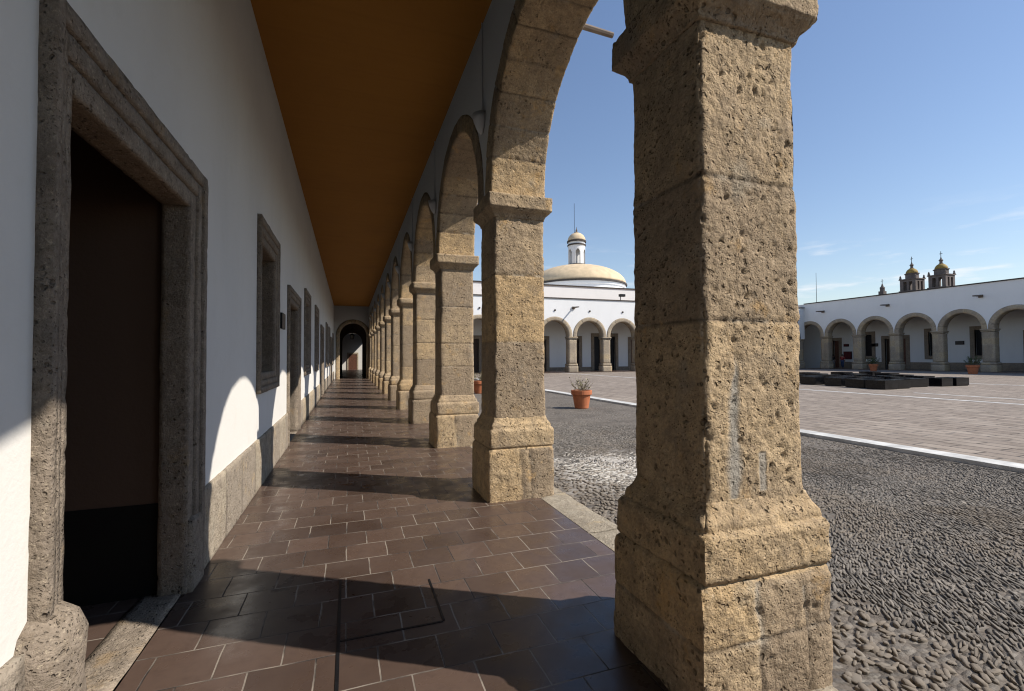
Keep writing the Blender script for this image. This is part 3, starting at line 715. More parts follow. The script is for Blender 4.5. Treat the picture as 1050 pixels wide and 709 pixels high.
m = MB(); m.tube([(.3, 41.5, 5), (.3, 41.5, 3.65)], .015); build('chain', m, M['iron'], ln)
m = MB(); m.lathe([(.02, .5), (.06, .46), (.2, .36), (.2, .33), (.19, .33)], (.3, 41.5, 3.2), 6); m.lathe([(.13, .0), (.14, .03), (.13, .04)], (.3, 41.5, 3.2), 6)
for i in range(6): a = i*PI/3; m.tube([(.3+.13*math.cos(a), 41.5+.13*math.sin(a), 3.23), (.3+.19*math.cos(a), 41.5+.19*math.sin(a), 3.54)], .012, 4)
build('cage', m, M['iron'], ln)
m = MB(); m.lathe([(.11, .04), (.165, .32)], (.3, 41.5, 3.2), 6); build('glass', m, M['glass'], ln)

# ------------------------------------------------------------------ wall lamps on the arcade spandrels
def wall_lamp(k):
    y = Y1+S*k+.05
    t = thing('wall_lamp', (XI-.001, y, 4.42), 'white bowl shaped wall lamp on the arcade wall above the %s corridor pier' % ORD[k], 'lamp', 'wall lamps on the arcade spandrels')
    m = MB(); m.lathe([(.0, -.13), (.03, -.125), (.07, -.07), (.105, .02), (.12, .10), (.112, .10), (.06, -.05)], (XI-.014, y, 4.43), 14, PI/2, 3*PI/2); build('bowl', m, M['white_metal'], t, True)
    m = MB(); m.tube([(XI-.012, y+.0, 4.5), (XI-.012, y, CEIL)], .008, 6); build('conduit', m, M['white_metal'], t)
    m = MB(); m.box(XI-.03, XI-.002, y-.05, y+.05, 4.38, 4.5); build('back_plate', m, M['white_metal'], t)
for k in range(1, 11): wall_lamp(k)

# ------------------------------------------------------------------ access cover in the corridor floor
ac = thing('access_cover', (.25, 3.2, 0), 'tile filled access cover with a dark recessed metal edge in the corridor floor', 'cover')
m = MB()
for a in ((-.058, -.040, 2.2, 3.62), (.547, .561, 2.86, 3.42)): m.box(a[0], a[1], a[2], a[3], -.02, .0035)
m.box(-.040, .547, 2.846, 2.86, -.02, .0035)
build('edge_channel', m, M['iron'], ac)

# ------------------------------------------------------------------ far wing with dome (north side of the courtyard)
def wing_wall(mb, axis, pos, depth, a0, a1, ztop, centers, R, acz, spr, pier_hw):
    """wall with arches above z=spr along one axis ('y': facade faces -Y ; 'x': faces -X)"""
    pts = [(a0, spr)]
    for c_ in centers:
        pts.append((c_-R, spr))
        for i in range(25): pts.append((c_-R*math.cos(PI*i/24), acz+R*math.sin(PI*i/24)))
        pts.append((c_+R, spr))
    pts.append((a1, spr))
    for (q, fl) in ((pos, 1), (pos+depth, 0)):
        for (u0, z0), (u1, z1) in zip(pts[:-1], pts[1:]):
            if u1-u0 < 1e-5: continue
            vs = [(u0, q, z0), (u1, q, z1), (u1, q, ztop), (u0, q, ztop)]
            if axis == 'x': vs = [(b, a, z) for a, b, z in vs]
            f_ = (0, 1, 2, 3) if (fl == (axis == 'y')) else (3, 2, 1, 0)
            mb.add(vs, [f_])
    vs = [(a0, pos, ztop), (a1, pos, ztop), (a1, pos+depth, ztop), (a0, pos+depth, ztop)]
    if axis == 'x': vs = [(b, a, z) for a, b, z in vs]
    mb.add(vs, [(0, 1, 2, 3)])
def wing(name, axis, pos, a0, a1, centers, piers, pw_, spr, R, acz, ring, ztop, label, openings, back, dado, spouts, spz, cope):
    t = thing(name, ((a0+a1)/2, pos, G) if axis == 'y' else (pos, (a0+a1)/2, G), label, 'building')
    sw = (lambda v: v) if axis == 'y' else (lambda v: (v[1], v[0], v[2]))
    def bx(mb, u0, u1, q0, q1, z0, z1):
        if axis == 'y': mb.box(u0, u1, q0, q1, z0, z1)
        else: mb.box(q0, q1, u0, u1, z0, z1)
    m = MB(); wing_wall(m, axis, pos, .75, a0, a1, ztop, centers, R+ring-.02, acz, spr, pw_)
    build('facade_wall', m, M['plaster_far'], t)
    m = MB(); hl = [o for o in openings]
    mm = MB(); holed_wall(mm, 0, -.5, a0, a1, 0, spr+R+1.2, [(o[0], o[1], o[2], o[3]) for o in openings])
    vs = [(y, back-x, z) if axis == 'y' else (back-x, y, z) for x, y, z in mm.v]
    build('rear_wall', m.add(vs, [f[::-1] for f in mm.f] if axis == 'y' else mm.f), M['plaster_far'], t)
    m = MB(); bx(m, a0, a1, pos+.7, back+.6, spr+R+1.0, spr+R+1.3); build('gallery_ceiling', m, M['ceiling'], t)
    m = MB(); bx(m, a0, a1, pos-.35, back+.1, G-.05, .0); build('gallery_floor', m, M['tiles'], t)
    ops = sorted(openings)
    cur = a0
    for o in ops:
        if o[2] < .1: m = MB(); bx(m, cur, o[0]-.4, back-.04, back-.002, 0, dado); cur = o[1]+.4; build('stone_dado', m, M['stone_grey'], t)
    m = MB(); bx(m, cur, a1, back-.04, back-.002, 0, dado); build('stone_dado', m, M['stone_grey'], t)
    m = MB(); bx(m, a0, a1, pos-.08, pos+.8, ztop+.003, ztop+.11); build('coping', m, M['coping'], t)
    for c_ in piers:
        pr = MB()
        for (z0, z1, o) in ((-.1, .62, .12), (.62, .88, .08), (.88, spr-.28, 0), (spr-.28, spr-.14, .05), (spr-.14, spr, .1)):
            u0, u1 = c_-pw_-o, c_+pw_+o; q0, q1 = pos+.0-o, pos+.75+o*.5
            if axis == 'y': pr.gridbox(u0, u1, q0+.01, q1, z0, z1-.001, .16)
            else: pr.gridbox(q0+.01, q1, u0, u1, z0, z1-.001, .16)
        pp = rough('pier', pr, M['stone_far'], t, amp=.014, bev=.02, seed=int(c_*10), tint=lambda V: _hash(np.floor(V[:, 2]/.62).astype(int), np.floor(V[:, 0]).astype(int), np.floor(V[:, 1]).astype(int), 3)*2-1)
    for c_ in centers:
        arch_ring('arch', t, 'y' if axis == 'y' else 'x', c_, pos-.03, pos+.78, acz, R, ring, spr, .13, int(c_*7), 'stone_far', 15)
    for (o0, o1, z0, z1, kind, mat) in openings:
        fw = .38; m = MB(); y0 = back-.07; y1 = back+.2
        bx(m, o0-fw, o0, y0, y1, max(0, z0-(fw if z0 > .1 else 0)), z1+fw); bx(m, o1, o1+fw, y0, y1, max(0, z0-(fw if z0 > .1 else 0)), z1+fw); bx(m, o0, o1, y0+.002, y1, z1, z1+fw)
        if z0 > .1: bx(m, o0, o1, y0+.002, y1, z0-fw, z0)
        fr = build('doorway' if kind == 'door' else 'window', m, M['stone_grey'], t)
        m = MB(); bx(m, o0, o1, back+.25, back+.3, z0, z1)
        n_ = 2
        for q in range(n_):
            w0 = o0+(o1-o0)*q/n_+.08; w1 = o0+(o1-o0)*(q+1)/n_-.08
            for k in range(3): zz = z0+(z1-z0)*k/3; bx(m, w0, w1, back+.22, back+.26, zz+.1, zz+(z1-z0)/3-.1)
        build('door_leaf' if kind == 'door' else 'shutter', m, M[mat], fr)
    for s_ in spouts:
        m = MB(); a = [(s_, pos+.05, spz), (s_, pos-.6, spz-.01), (s_, pos-1.25, spz-.05)]
        m.tube([sw(v) for v in a], [.09, .075, .06], 8)
        b = MB();
        if axis == 'y': m.box(s_-.16, s_+.16, pos-.14, pos+.02, spz-.16, spz+.1)
        else: m.box(pos-.14, pos+.02, s_-.16, s_+.16, spz-.16, spz+.1)
        build('water_spout', m, M['rod'], t)
    return t
NC = [22.5+4.1*(i+.5) for i in range(-5, 8)]; NP = [22.5+4.1*i for i in range(-5, 9)]
def nop():
    L = [(27.27, 28.2, 0, 4.0, 'door', 'iron'), (24.1, 25.3, 0, 3.65, 'door', 'door_wood'), (29.2, 30.15, 0, 4.0, 'door', 'iron'), (32.3, 33.3, 0, 3.6, 'door', 'red_wood'), (20.0, 21.15, 0, 3.6, 'door', 'door_wood')]
    for c_ in (4.5, 8.6, 12.7, 16.8, 36.9, 41, 45.1, 49.2): L.append((c_-.55, c_+.55, 0, 3.6, 'door', 'door_wood'))
    return L
dw = wing('domed_wing', 'y', 44.6, 2.25, 56.0, NC, NP, .46, 3.75, 1.585, 3.84, .44, 7.75, 'sunlit white arcaded wing with tan tiled dome and lantern across the courtyard', nop(), 48.6, .43, [22.6, 38.9, 6.2], 6.85, None)
for c_ in NC:
    m = MB(); m.lathe([(.10, 0), (.10, .08), (.06, .1), (0, .1)], (0, 0, 0), 10)
    m.v = [(c_+x, 44.6-z, 6.52+y) for x, y, z in m.v]; build('rosette', m, M['coping'], dw)
m = MB(); m.box(2.25, 56, 50.0, 62, 5, 10.0); build('upper_wall', m, M['plaster_far'], dw)
m = MB(); m.box(2.2, 56, 49.9, 50.6, 10.003, 10.13); build('upper_coping', m, M['coping'], dw)
DX, DY = 33.6, 65.; DK = .868
m = MB(); m.lathe([(7.2, 8), (7.2, 11.9), (7.38, 12), (7.38, 12.35)], (DX, DY, 0), 64); build('drum', m, M['plaster_far'], dw, False)
m = MB(); m.lathe([(7.38, 12.353), (7.62, 12.38), (7.62, 12.57), (7.38, 12.6)], (DX, DY, 0), 64); build('dome_eave', m, M['coping'], dw)
m = MB(); m.lathe([(7.45*math.cos(a)*1.0 if i < 16 else 1.2, 12.6+3.2*math.sin(a)**1.0) for i, a in enumerate([PI/2*j/16*.92 for j in range(17)])], (DX, DY, 0), 64); build('dome', m, M['tan_dome'], dw, True)
LT = 15.72
for pf in ([(1.46, LT-.3), (1.46, LT+.22), (1.3, LT+.25)], [(1.44, LT+3.15), (1.44, LT+3.35), (1.2, LT+3.36)], [(1.49, LT+3.7), (1.49, LT+3.92), (1.2, LT+3.93)]):
    m = MB(); m.lathe(pf, (DX, DY, 0), 32); build('lantern_cornice', m, M['coping'], dw)
m = MB(); n8 = 6                                            # lantern: eight white piers with arched openings, drum above
for i in range(n8):
    a = 2*PI*(i+.5)/n8+.2; da_ = .24
    m.lathe([(1.32, LT+.2), (1.32, LT+2.6)], (DX, DY, 0), 4, a-da_, a+da_); m.lathe([(1.0, LT+.2), (1.0, LT+2.6)], (DX, DY, 0), 4, a+da_, a-da_)
    for sgn in (-1, 1):
        aa = a+sgn*da_; c_, s_ = math.cos(aa), math.sin(aa)
        m.add([(DX+1.0*c_, DY+1.0*s_, LT+.2), (DX+1.32*c_, DY+1.32*s_, LT+.2), (DX+1.32*c_, DY+1.32*s_, LT+2.6), (DX+1.0*c_, DY+1.0*s_, LT+2.6)], [(0, 1, 2, 3)])
    b0 = a+da_; b1 = a+2*PI/n8-da_
    for q in range(8):
        u0, u1 = q/8, (q+1)/8
        zf = lambda u: LT+2.05+.5*math.sin(PI*u)
        for r_ in (1.32, 1.0):
            vs = []
            for u, z in ((u0, zf(u0)), (u1, zf(u1)), (u1, LT+2.6), (u0, LT+2.6)): vs.append((DX+r_*math.cos(b0+(b1-b0)*u), DY+r_*math.sin(b0+(b1-b0)*u), z))
            m.add(vs, [(0, 1, 2, 3)])
m.lathe([(1.32, LT+2.6), (1.32, LT+3.7)], (DX, DY, 0), 32); m.lathe([(.55, LT), (.55, LT+2.6)], (DX, DY, 0), 16)
build('lantern', m, M['plaster_far'], dw)
m = MB(); m.lathe([(1.4*math.cos(a), LT+3.92+1.35*math.sin(a)) for a in [PI/2*j/10 for j in range(11)]], (DX, DY, 0), 32); build('lantern_dome', m, M['tan_dome'], dw, True)
m = MB(); m.lathe([(.35, LT+5.15), (.3, LT+5.35), (.12, LT+5.45), (.16, LT+5.6), (.05, LT+5.9), (.02, LT+6.2), (0, LT+6.2)], (DX, DY, 0), 12); build('finial', m, M['rod'], dw)
m = MB(); m.tube([(DX-.35, DY, LT+5), (DX-.35, DY, 25.6)], .03, 6); build('lightning_rod', m, M['iron'], dw)
fl = thing('floodlight', (28.6, 44.7, 7.86), 'small black floodlight on a post above the domed wing cornice', 'floodlight')
m = MB(); m.tube([(28.5, 44.75, 7.86), (28.5, 44.75, 8.3)], .04); build('post', m, M['iron'], fl)
m = MB(); m.gridbox(28.3, 28.95, 44.45, 44.8, 8.25, 8.52, .1); build('lamp_housing', m, M['iron'], fl)

# ------------------------------------------------------------------ right wing (east side, in its own shade)
EP = [26.2+3.94*i for i in range(-9, 6)]; EC = [26.2+3.94*(i+.5) for i in range(-9, 5)]
eop = [(39.3-.35, 39.95-.1, 1.5, 4.1, 'window', 'iron'), (43.0, 43.75, 0, 3.5, 'door', 'red_wood'), (35.3, 36.0, 0, 3.5, 'door', 'red_wood'), (37.0, 37.5, 0, 3.5, 'door', 'door_wood'),
       (32.65, 33.1, 1.5, 4.1, 'window', 'iron'), (28.5, 29.1, 1.5, 4.1, 'window', 'iron'), (24.2, 25.1, 0, 3.5, 'door', 'red_wood'), (20.5, 21.2, 1.5, 4.1, 'window', 'iron')]
ewg = wing('shaded_wing', 'x', 56., -10, 44.6, EC, EP, .47, 4.0, 1.50, 4.10, .44, 8.25, 'white arcaded wing in shade with stone arches along the right of the courtyard', eop, 60., .78, [42.0, 34.6, 26.6, 19, 11], 7.1, None)
m = MB(); m.box(55.9, 60.9, 48.61, 49.2, -.1, 8.2); m.box(60.01, 60.6, 44.6, 48.6, -.1, 8.2); m.box(56.06, 60.0, 44.65, 48.6, 6.9, 7.3); build('corner_wall', m, M['plaster_far'], ewg)
def sign(name, y0, y1, z0, z1, mat, label, cat):
    t = thing(name, (59.95, (y0+y1)/2, z0), label, cat)
    m = MB(); m.box(59.93, 59.998, y0, y1, z0, z1); build('panel', m, M[mat], t)
    m = MB()
    for q in ((y0-.04, y0, z0-.04, z1+.04), (y1, y1+.04, z0-.04, z1+.04), (y0, y1, z0-.04, z0), (y0, y1, z1, z1+.04)): m.box(59.91, 59.998, *q)
    build('frame', m, M['iron'], t)
sign('wall_sign', 41.75, 42.3, 2.75, 3.0, 'red_sign', 'small red sign above the red notice board in the shaded arcade', 'sign')
sign('notice_board', 41.4, 42.35, 1.15, 2.05, 'red_sign', 'red notice board low on the wall beside the person in red', 'board')
sign('wall_plaque', 38.3, 38.9, 2.68, 2.98, 'plaque', 'small dark plaque on the shaded arcade wall behind the potted shrub', 'plaque')
sign('wall_plaque', 30.0, 30.65, 2.68, 2.98, 'plaque', 'dark plaque on the shaded arcade wall above the larger potted shrub', 'plaque')

# ------------------------------------------------------------------ church towers beyond the right wing
def tower(cx, cy, label, sc=1.):
    t = thing('church_tower', (cx, cy, 0), label, 'tower', 'twin church bell towers behind the shaded wing')
    hw = 1.95
    m = MB(); m.box(cx-hw, cx+hw, cy-hw, cy+hw, -.1, 19.4); m.box(cx-hw-.22, cx+hw+.22, cy-hw-.22, cy+hw+.22, 19.4, 19.7)
    build('tower_shaft', m, M['church_stone'], t)
    m = MB(); z0, z1 = 19.7, 22.75
    for sx in (-1, 1):
        for sy in (-1, 1):
            x, y = cx+sx*(hw-.42), cy+sy*(hw-.42); m.box(x-.42, x+.42, y-.42, y+.42, z0, z1)
    for sgn in (-1, 1):
        m.box(cx-.3, cx+.3, cy+sgn*(hw-.3)-.26, cy+sgn*(hw-.3)+.26, z0, z1); m.box(cx+sgn*(hw-.3)-.26, cx+sgn*(hw-.3)+.26, cy-.3, cy+.3, z0, z1)
    m.box(cx-hw+.02, cx+hw-.02, cy-hw+.02, cy+hw-.02, z1-.6, z1-.01)
    m.box(cx-hw-.2, cx+hw+.2, cy-hw-.2, cy+hw+.2, z1+.002, z1+.25)
    build('belfry', m, M['church_stone'], t)
    for sx in (-1, 1):
        for sy in (-1, 1):
            m = MB(); m.lathe([(.3, 0), (.3, .35), (.16, .42), (.24, .65), (.1, .95), (0, 1.1)], (cx+sx*(hw-.1), cy+sy*(hw-.1), z1+.25), 8); build('pinnacle', m, M['church_stone'], t)
    m = MB(); m.lathe([(1.5, z1+.25), (1.5, z1+1.5), (1.72, z1+1.58), (1.72, z1+1.8), (1.4, z1+1.81)], (cx, cy, 0), 8, .39, 2*PI+.39); build('drum', m, M['church_stone'], t)
    b = z1+1.8
    m = MB(); m.lathe([(1.4*math.cos(a), b+1.5*math.sin(a)) for a in [PI/2*j/8*.95 for j in range(9)]], (cx, cy, 0), 16); build('dome', m, M['yellow_dome'], t, True)
    m = MB(); m.lathe([(.5, b+1.4), (.5, b+1.55), (.34, b+1.6), (.34, b+2.2), (.5, b+2.3), (.5, b+2.42), (.32, b+2.6), (.13, b+3.0), (.1, b+3.3), (0, b+3.35)], (cx, cy, 0), 10); build('lantern', m, M['church_stone'], t)
    m = MB(); m.box(cx-.05, cx+.05, cy-.05, cy+.05, b+3.2, b+4.8); m.box(cx-.05, cx+.05, cy-.35, cy+.35, b+4.1, b+4.22); build('cross', m, M['iron'], t)
tower(150, 86.3, 'church bell tower with yellow dome, beside the small lone pinnacle')
tower(150, 79.4, 'church bell tower with yellow dome, the one farther from the small pinnacle')
t = thing('roof_pinnacle', (150, 94.1, 0), 'small lone stone pinnacle with a cross beyond the white parapet', 'pinnacle')
m = MB(); m.box(149.3, 150.7, 93.4, 94.8, -.1, 20.6); m.lathe([(.62, 20.6), (.62, 21.5), (.72, 21.6), (.3, 22.1), (.2, 22.6), (0, 23)], (150, 94.1, 0), 8); build('stone_turret', m, M['church_stone'], t)
m = MB(); m.box(149.95, 150.05, 94.05, 94.15, 22.8, 24.2); m.box(149.95, 150.05, 93.75, 94.45, 23.6, 23.7); build('cross', m, M['iron'], t)
t = thing('radio_mast', (150, 114.8, 0), 'thin tall metal mast rising beyond the white parapet', 'mast')
m = MB(); m.tube([(150, 114.8, -.1), (150, 114.8, 15), (150, 114.8, 29.7)], [.12, .1, .05], 6); build('pole', m, M['iron'], t)
m = MB(); m.box(149, 151, 113.8, 115.8, -.1, .4); build('footing', m, M['church_stone'], t)

# ------------------------------------------------------------------ black benches/blocks in the plaza
BL = [(24.08, 15.1, .95, .9), (25.22, 15.22, .92, .9), (26.85, 15.65, 1.45, .9), (28.98, 15.45, .9, .9), (30.1, 15.4, 1.05, .9),
      (24.26, 16.2, .92, .92), (24.58, 17.55, .92, .92), (24.65, 19.05, .92, .95)]
BL += [(x, y, .95, .95) for x, y in [(25.7, 16.7), (26.9, 17.5), (28.1, 16.9), (25.9, 18.4), (27.4, 19.1), (29.3, 18.2), (30.7, 17.2), (26.2, 20.3), (28.2, 20.8), (30.2, 20.3), (32, 19), (27.2, 22.3), (29.5, 22.6), (31.8, 21.6), (34, 21), (28.5, 24.6), (31, 24.3), (33.6, 23.8), (36, 23.4)]]
BLAB = ['foremost low black block at the front corner of the block group', 'black block next to the foremost one along the front row', 'long black block in the front row before the gap', 'low black block just past the gap in the front row', 'last black block at the open end of the front row',
        'second black block up the pier-side edge, behind the foremost block', 'third black block up the edge beside the big pier', 'black block partly hidden by the big weathered pier']
proto = None
for i, (x, y, sx, sy) in enumerate(BL):
    if proto is None:
        m = MB(); m.gridbox(-.5, .5, -.5, .5, .03, .44, .25); o = rough('black_block', m, M['black_block'], amp=.003, bev=.004, seed=4, smooth=False); proto = o
        m = MB(); m.box(-.46, .46, -.46, .46, 0, .03); sk = build('plinth', m, M['iron'], o)
    else:
        o = proto.copy(); COL.objects.link(o); c_ = sk.copy(); COL.objects.link(c_); c_.parent = o
    o.location = (x+sx/2, y+sy/2, G+.05); o.scale = (sx, sy, 1); o.rotation_euler.z = random.uniform(-.015, .015)
    tag(o, BLAB[i] if i < len(BLAB) else 'low black block inside the group on the plaza, behind its front row', 'block', 'low black blocks grouped on the plaza', 'thing')

# ------------------------------------------------------------------ potted plants
def potted(x, y, z, r, h, label, style, seed):
    rn = random.Random(seed)
    t = thing('potted_plant', (x, y, z), label, 'plant', 'plants in terracotta pots round the courtyard')
    m = MB(); m.lathe([(r*.62, 0), (r*.66, .02), (r*.86, h*.74), (r*.98, h*.76), (r, h*.78), (r, h*.98), (r*.97, h), (r*.9, h), (r*.88, h*.9)], (x, y, z), 28); build('pot', m, M['terracotta'], t, False)
    m = MB(); m.lathe([(r*.89, h*.9), (r*.5, h*.93), (0, h*.94)], (x, y, z), 20); build('soil', m, M['soil'], t)
    tw = MB(); lf = MB()
    n = 34 if style == 'dry' else 40
    for i in range(n):
        a = rn.uniform(0, 2*PI); r0 = rn.uniform(0, r*.6); L = rn.uniform(.3, .58) if style == 'dry' else rn.uniform(.35, .95); tl = rn.uniform(.15, .75)
        p0 = Vector((x+r0*math.cos(a), y+r0*math.sin(a), z+h*.9)); d = Vector((math.cos(a)*tl, math.sin(a)*tl, 1)).normalized()
        pts = [p0+d*L*u+Vector((0, 0, -.12*u*u*L))+Vector((rn.gauss(0, .012), rn.gauss(0, .012), 0)) for u in (0, .35, .7, 1)]
        tw.tube(pts, [.006, .005, .004, .002], 5)
        for q in range(9 if style == 'dry' else 16):
            u = rn.uniform(.3, 1); b = p0+d*L*u; ld = Vector((rn.gauss(0, 1), rn.gauss(0, 1), rn.gauss(.2, .6))).normalized(); sd = ld.cross(Vector((rn.gauss(0, 1), rn.gauss(0, 1), 1))).normalized()
            le = rn.uniform(.03, .07) if style == 'dry' else rn.uniform(.06, .13); wd = le*.3
            lf.add([b, b+ld*le*.5+sd*wd, b+ld*le, b+ld*le*.5-sd*wd], [(0, 1, 2, 3)])
    build('stems', tw, M['twig'], t); build('foliage', lf, M['leaf_pale' if style == 'dry' else 'leaf_green'], t)
potted(7.3, 13.87, G, .345, .60, 'terracotta pot with a sparse dry plant on the sunlit cobbles', 'dry', 3)
potted(5.85, 21.4, G, .34, .60, 'terracotta pot glimpsed between the second and third corridor piers', 'dry', 4)
potted(51.1, 33.1, G+.05, .40, .72, 'terracotta pot with bare shrub before the shaded wing, nearer the people', 'green', 5)
potted(50.0, 24.45, G+.05, .44, .76, 'terracotta pot with dark green shrub before the shaded wing, the larger one', 'green', 6)

# ------------------------------------------------------------------ two people in the shaded arcade
def skin(name, V, E_, R, mat, parent, lv=2):
    me = bpy.data.meshes.new(name); me.from_pydata([tuple(v) for v in V], E_, []); o = bpy.data.objects.new('tmp', me); COL.objects.link(o)
    md = o.modifiers.new('s', 'SKIN'); sv = me.skin_vertices[0].data
    for i, r in enumerate(R):
        sv[i].radius = (r, r) if not isinstance(r, tuple) else r
        sv[i].use_root = i == 0
    md.branch_smoothing = .6; sb = o.modifiers.new('d', 'SUBSURF'); sb.levels = lv; sb.render_levels = lv
    dg = bpy.context.evaluated_depsgraph_get(); ev = o.evaluated_get(dg); m2 = bpy.data.meshes.new_from_object(ev)
    V2 = np.zeros(len(m2.vertices)*3, np.float32); m2.vertices.foreach_get('co', V2); F2 = [tuple(p.vertices) for p in m2.polygons]
    bpy.data.objects.remove(o)
    return mesh_obj(name, V2.reshape(-1, 3), F2, mat, parent, True)
def person(x, y, z, ang, label, top, bottom, stride):
    t = thing('person', (x, y, z), label, 'person')
    c_, s_ = math.cos(ang), math.sin(ang)
    def P(f_, l, h): return (x+f_*c_-l*s_, y+f_*s_+l*c_, z+h)
    k = stride
    J = dict(pel=P(0, 0, .93), ch=P(.01, 0, 1.22), nk=P(.0, 0, 1.46), hd=P(.03, 0, 1.58), tp=P(.02, 0, 1.68),
             shl=P(0, .19, 1.40), ell=P(-.04*k-.02, .25, 1.13), wrl=P(.1*k, .27, .90), hnl=P(.12*k, .27, .80), shr=P(0, -.19, 1.40), elr=P(.02, -.25, 1.13), wrr=P(-.06*k+.06, -.27, .9), hnr=P(-.08*k+.08, -.27, .8),
             hpl=P(0, .10, .90), knl=P(.16*k+.02, .11, .50), anl=P(.12*k, .11, .09), tol=P(.12*k+.16, .12, .035), hpr=P(0, -.10, .90), knr=P(-.04*k+.02, -.11, .50), anr=P(-.28*k, -.11, .10), tor=P(-.28*k+.16, -.12, .035))
    names = list(J); ix = {n: i for i, n in enumerate(names)}
    E_ = [('pel', 'ch'), ('ch', 'nk'), ('nk', 'hd'), ('hd', 'tp'), ('nk', 'shl'), ('shl', 'ell'), ('ell', 'wrl'), ('wrl', 'hnl'), ('nk', 'shr'), ('shr', 'elr'), ('elr', 'wrr'), ('wrr', 'hnr'), ('pel', 'hpl'), ('hpl', 'knl'), ('knl', 'anl'), ('anl', 'tol'), ('pel', 'hpr'), ('hpr', 'knr'), ('knr', 'anr'), ('anr', 'tor')]
    R = dict(pel=.13, ch=.14, nk=.055, hd=.095, tp=.07, shl=.06, ell=.042, wrl=.03, hnl=.035, shr=.06, elr=.042, wrr=.03, hnr=.035, hpl=.085, knl=.058, anl=.04, tol=.035, hpr=.085, knr=.058, anr=.04, tor=.035)
    sub = lambda ks, es, g: ([J[n] for n in ks], [(ks.index(a), ks.index(b)) for a, b in es], [R[n]+g for n in ks])
    body = skin('body', [J[n] for n in names], [(ix[a], ix[b]) for a, b in E_], [R[n] for n in names], M['skin'], t)
    ks = ['pel', 'ch', 'nk', 'shl', 'ell', 'shr', 'elr']; v, e, r = sub(ks, [('pel', 'ch'), ('ch', 'nk'), ('nk', 'shl'), ('shl', 'ell'), ('nk', 'shr'), ('shr', 'elr')], .022); r[2] = .06
    skin('shirt', v, e, r, M[top], t)
    ks = ['pel', 'hpl', 'knl', 'anl', 'hpr', 'knr', 'anr']; v, e, r = sub(ks, [('pel', 'hpl'), ('hpl', 'knl'), ('knl', 'anl'), ('pel', 'hpr'), ('hpr', 'knr'), ('knr', 'anr')], .024)
    skin('trousers', v, e, r, M[bottom], t)
    m = MB(); m.lathe([(.0, .125), (.06, .115), (.1, .07), (.112, .01), (.1, -.05)], (0, 0, 0), 14); hx_, hy_, hz_ = J['hd']
    m.v = [(hx_+a-.02*c_, hy_+b-.02*s_, hz_+.03+q) for a, b, q in m.v]; build('hair', m, M['hair'], t, True)
    m = MB()
    for sd in (-1, 1):
        q = P(.118, .035*sd, 1.60); m.lathe([(0, -.012), (.012, 0), (0, .012)], q, 8)
    build('eyes', m, M['hair'], t)
person(57.4, 40.75, 0, PI*1.1, 'person in red shirt and blue jeans walking under the shaded arcade', 'red_cloth', 'denim', 1.)
person(57.8, 42.2, 0, PI*.9, 'person in dark top and pale trousers standing by the arcade doorway', 'dark_cloth', 'pale_cloth', .35)

# ------------------------------------------------------------------ light, sky, camera
SD = Vector((1, -.605, 1.085)).normalized()                   # direction towards the sun
sl = bpy.data.lights.new('sun', 'SUN'); sl.energy = 5.0; sl.angle = math.radians(.5); sl.color = (1, .94, .85)
so = bpy.data.objects.new('sun', sl); COL.objects.link(so); so.rotation_euler = SD.to_track_quat('Z', 'Y').to_euler(); so.location = (30, -20, 40)
W = bpy.data.worlds.new('World'); scene.world = W; W.use_nodes = True; nt = W.node_tree; bg = nt.nodes['Background']
sky = nt.nodes.new('ShaderNodeTexSky'); sky.sky_type = 'NISHITA'; sky.sun_disc = False; sky.sun_elevation = math.asin(SD.z); sky.sun_rotation = math.atan2(SD.x, SD.y)
sky.altitude = 1500; sky.air_density = 1.5; sky.dust_density = .5; sky.ozone_density = 1.9
tc = nt.nodes.new('ShaderNodeTexCoord'); mp = nt.nodes.new('ShaderNodeMapping'); mp.inputs['Scale'].default_value = (5.5, 5.5, 34)
nz = nt.nodes.new('ShaderNodeTexNoise'); nz.inputs['Scale'].default_value = 1.3; nz.inputs['Detail'].default_value = 7; nz.inputs['Roughness'].default_value = .55
mr = nt.nodes.new('ShaderNodeMapRange'); mr.interpolation_type = 'SMOOTHSTEP'; mr.inputs['From Min'].default_value = .53; mr.inputs['From Max'].default_value = .72; mr.inputs['To Max'].default_value = .65
sp = nt.nodes.new('ShaderNodeSeparateXYZ'); el = nt.nodes.new('ShaderNodeMapRange'); el.interpolation_type = 'SMOOTHSTEP'
el.inputs['From Min'].default_value = .26; el.inputs['From Max'].default_value = .12
mu = nt.nodes.new('ShaderNodeMath'); mu.operation = 'MULTIPLY'
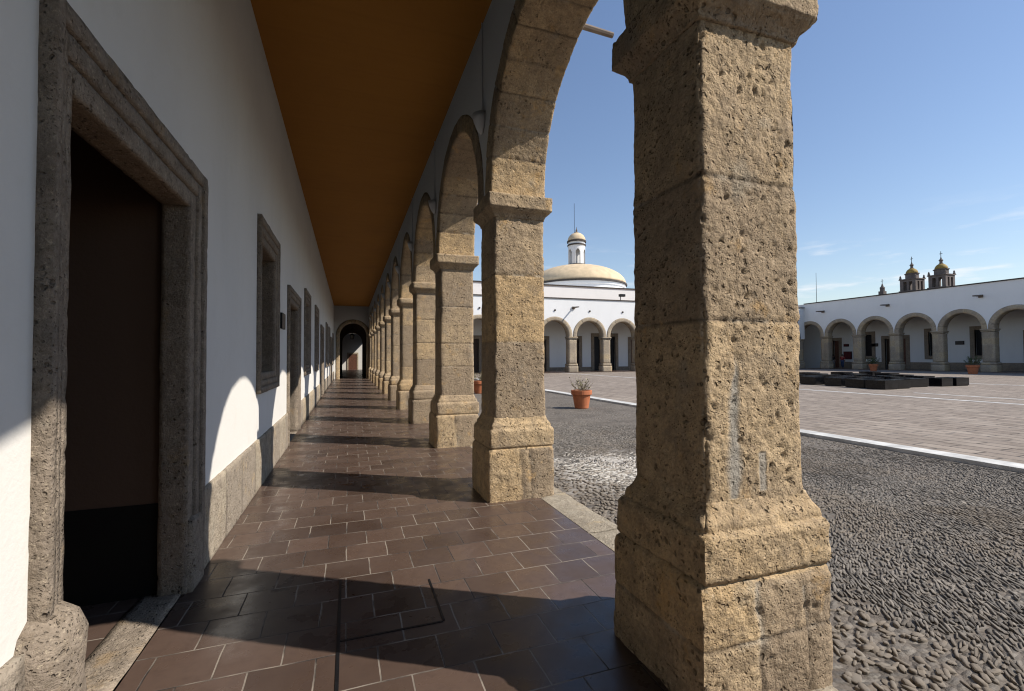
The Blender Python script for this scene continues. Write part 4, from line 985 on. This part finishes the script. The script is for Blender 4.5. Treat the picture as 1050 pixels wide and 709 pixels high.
mx = nt.nodes.new('ShaderNodeMix'); mx.data_type = 'RGBA'; mx.inputs[7].default_value = (7.6, 7.6, 7.8, 1)
L = nt.links.new
tn = nt.nodes.new('ShaderNodeMix'); tn.data_type = 'RGBA'; tn.blend_type = 'MULTIPLY'; tn.inputs[0].default_value = 1; tn.inputs[7].default_value = (1.0, .97, 1.03, 1); L(sky.outputs[0], tn.inputs[6])
L(tc.outputs['Generated'], mp.inputs[0]); L(mp.outputs[0], nz.inputs['Vector']); L(nz.outputs['Fac'], mr.inputs['Value']); L(tc.outputs['Generated'], sp.inputs[0]); L(sp.outputs['Z'], el.inputs['Value'])
L(mr.outputs[0], mu.inputs[0]); L(el.outputs[0], mu.inputs[1]); L(mu.outputs[0], mx.inputs[0]); L(tn.outputs[2], mx.inputs[6]); L(mx.outputs[2], bg.inputs['Color'])
bg.inputs['Strength'].default_value = .113

F_PX, YAW, PIT, ROL = 478.36, .3375, .0253, -.0059
s, c = math.sin(YAW), math.cos(YAW)
fw = Vector((s*math.cos(PIT), c*math.cos(PIT), math.sin(PIT))); rt = Vector((c, -s, 0)); up = rt.cross(fw)
rt2 = rt*math.cos(ROL)+up*math.sin(ROL); up2 = up*math.cos(ROL)-rt*math.sin(ROL)
cam = bpy.data.cameras.new('camera'); co = bpy.data.objects.new('camera', cam); COL.objects.link(co)
co.matrix_world = Matrix(((rt2.x, up2.x, -fw.x, 0), (rt2.y, up2.y, -fw.y, 0), (rt2.z, up2.z, -fw.z, 1.6), (0, 0, 0, 1)))
cam.sensor_width = 36; cam.lens = F_PX/1050*36; cam.clip_end = 3000; cam.clip_start = .05
scene.camera = co
scene.view_settings.view_transform = 'Standard'; scene.view_settings.look = 'None'; scene.view_settings.gamma = 1; scene.view_settings.exposure = .26
scene.view_settings.use_curve_mapping = False
cy = scene.cycles; cy.max_bounces = 10; cy.diffuse_bounces = 1; cy.glossy_bounces = 4; cy.use_denoising = True; cy.filter_width = 1.15; cy.sample_clamp_indirect = 6
cy.caustics_reflective = False; cy.caustics_refractive = False
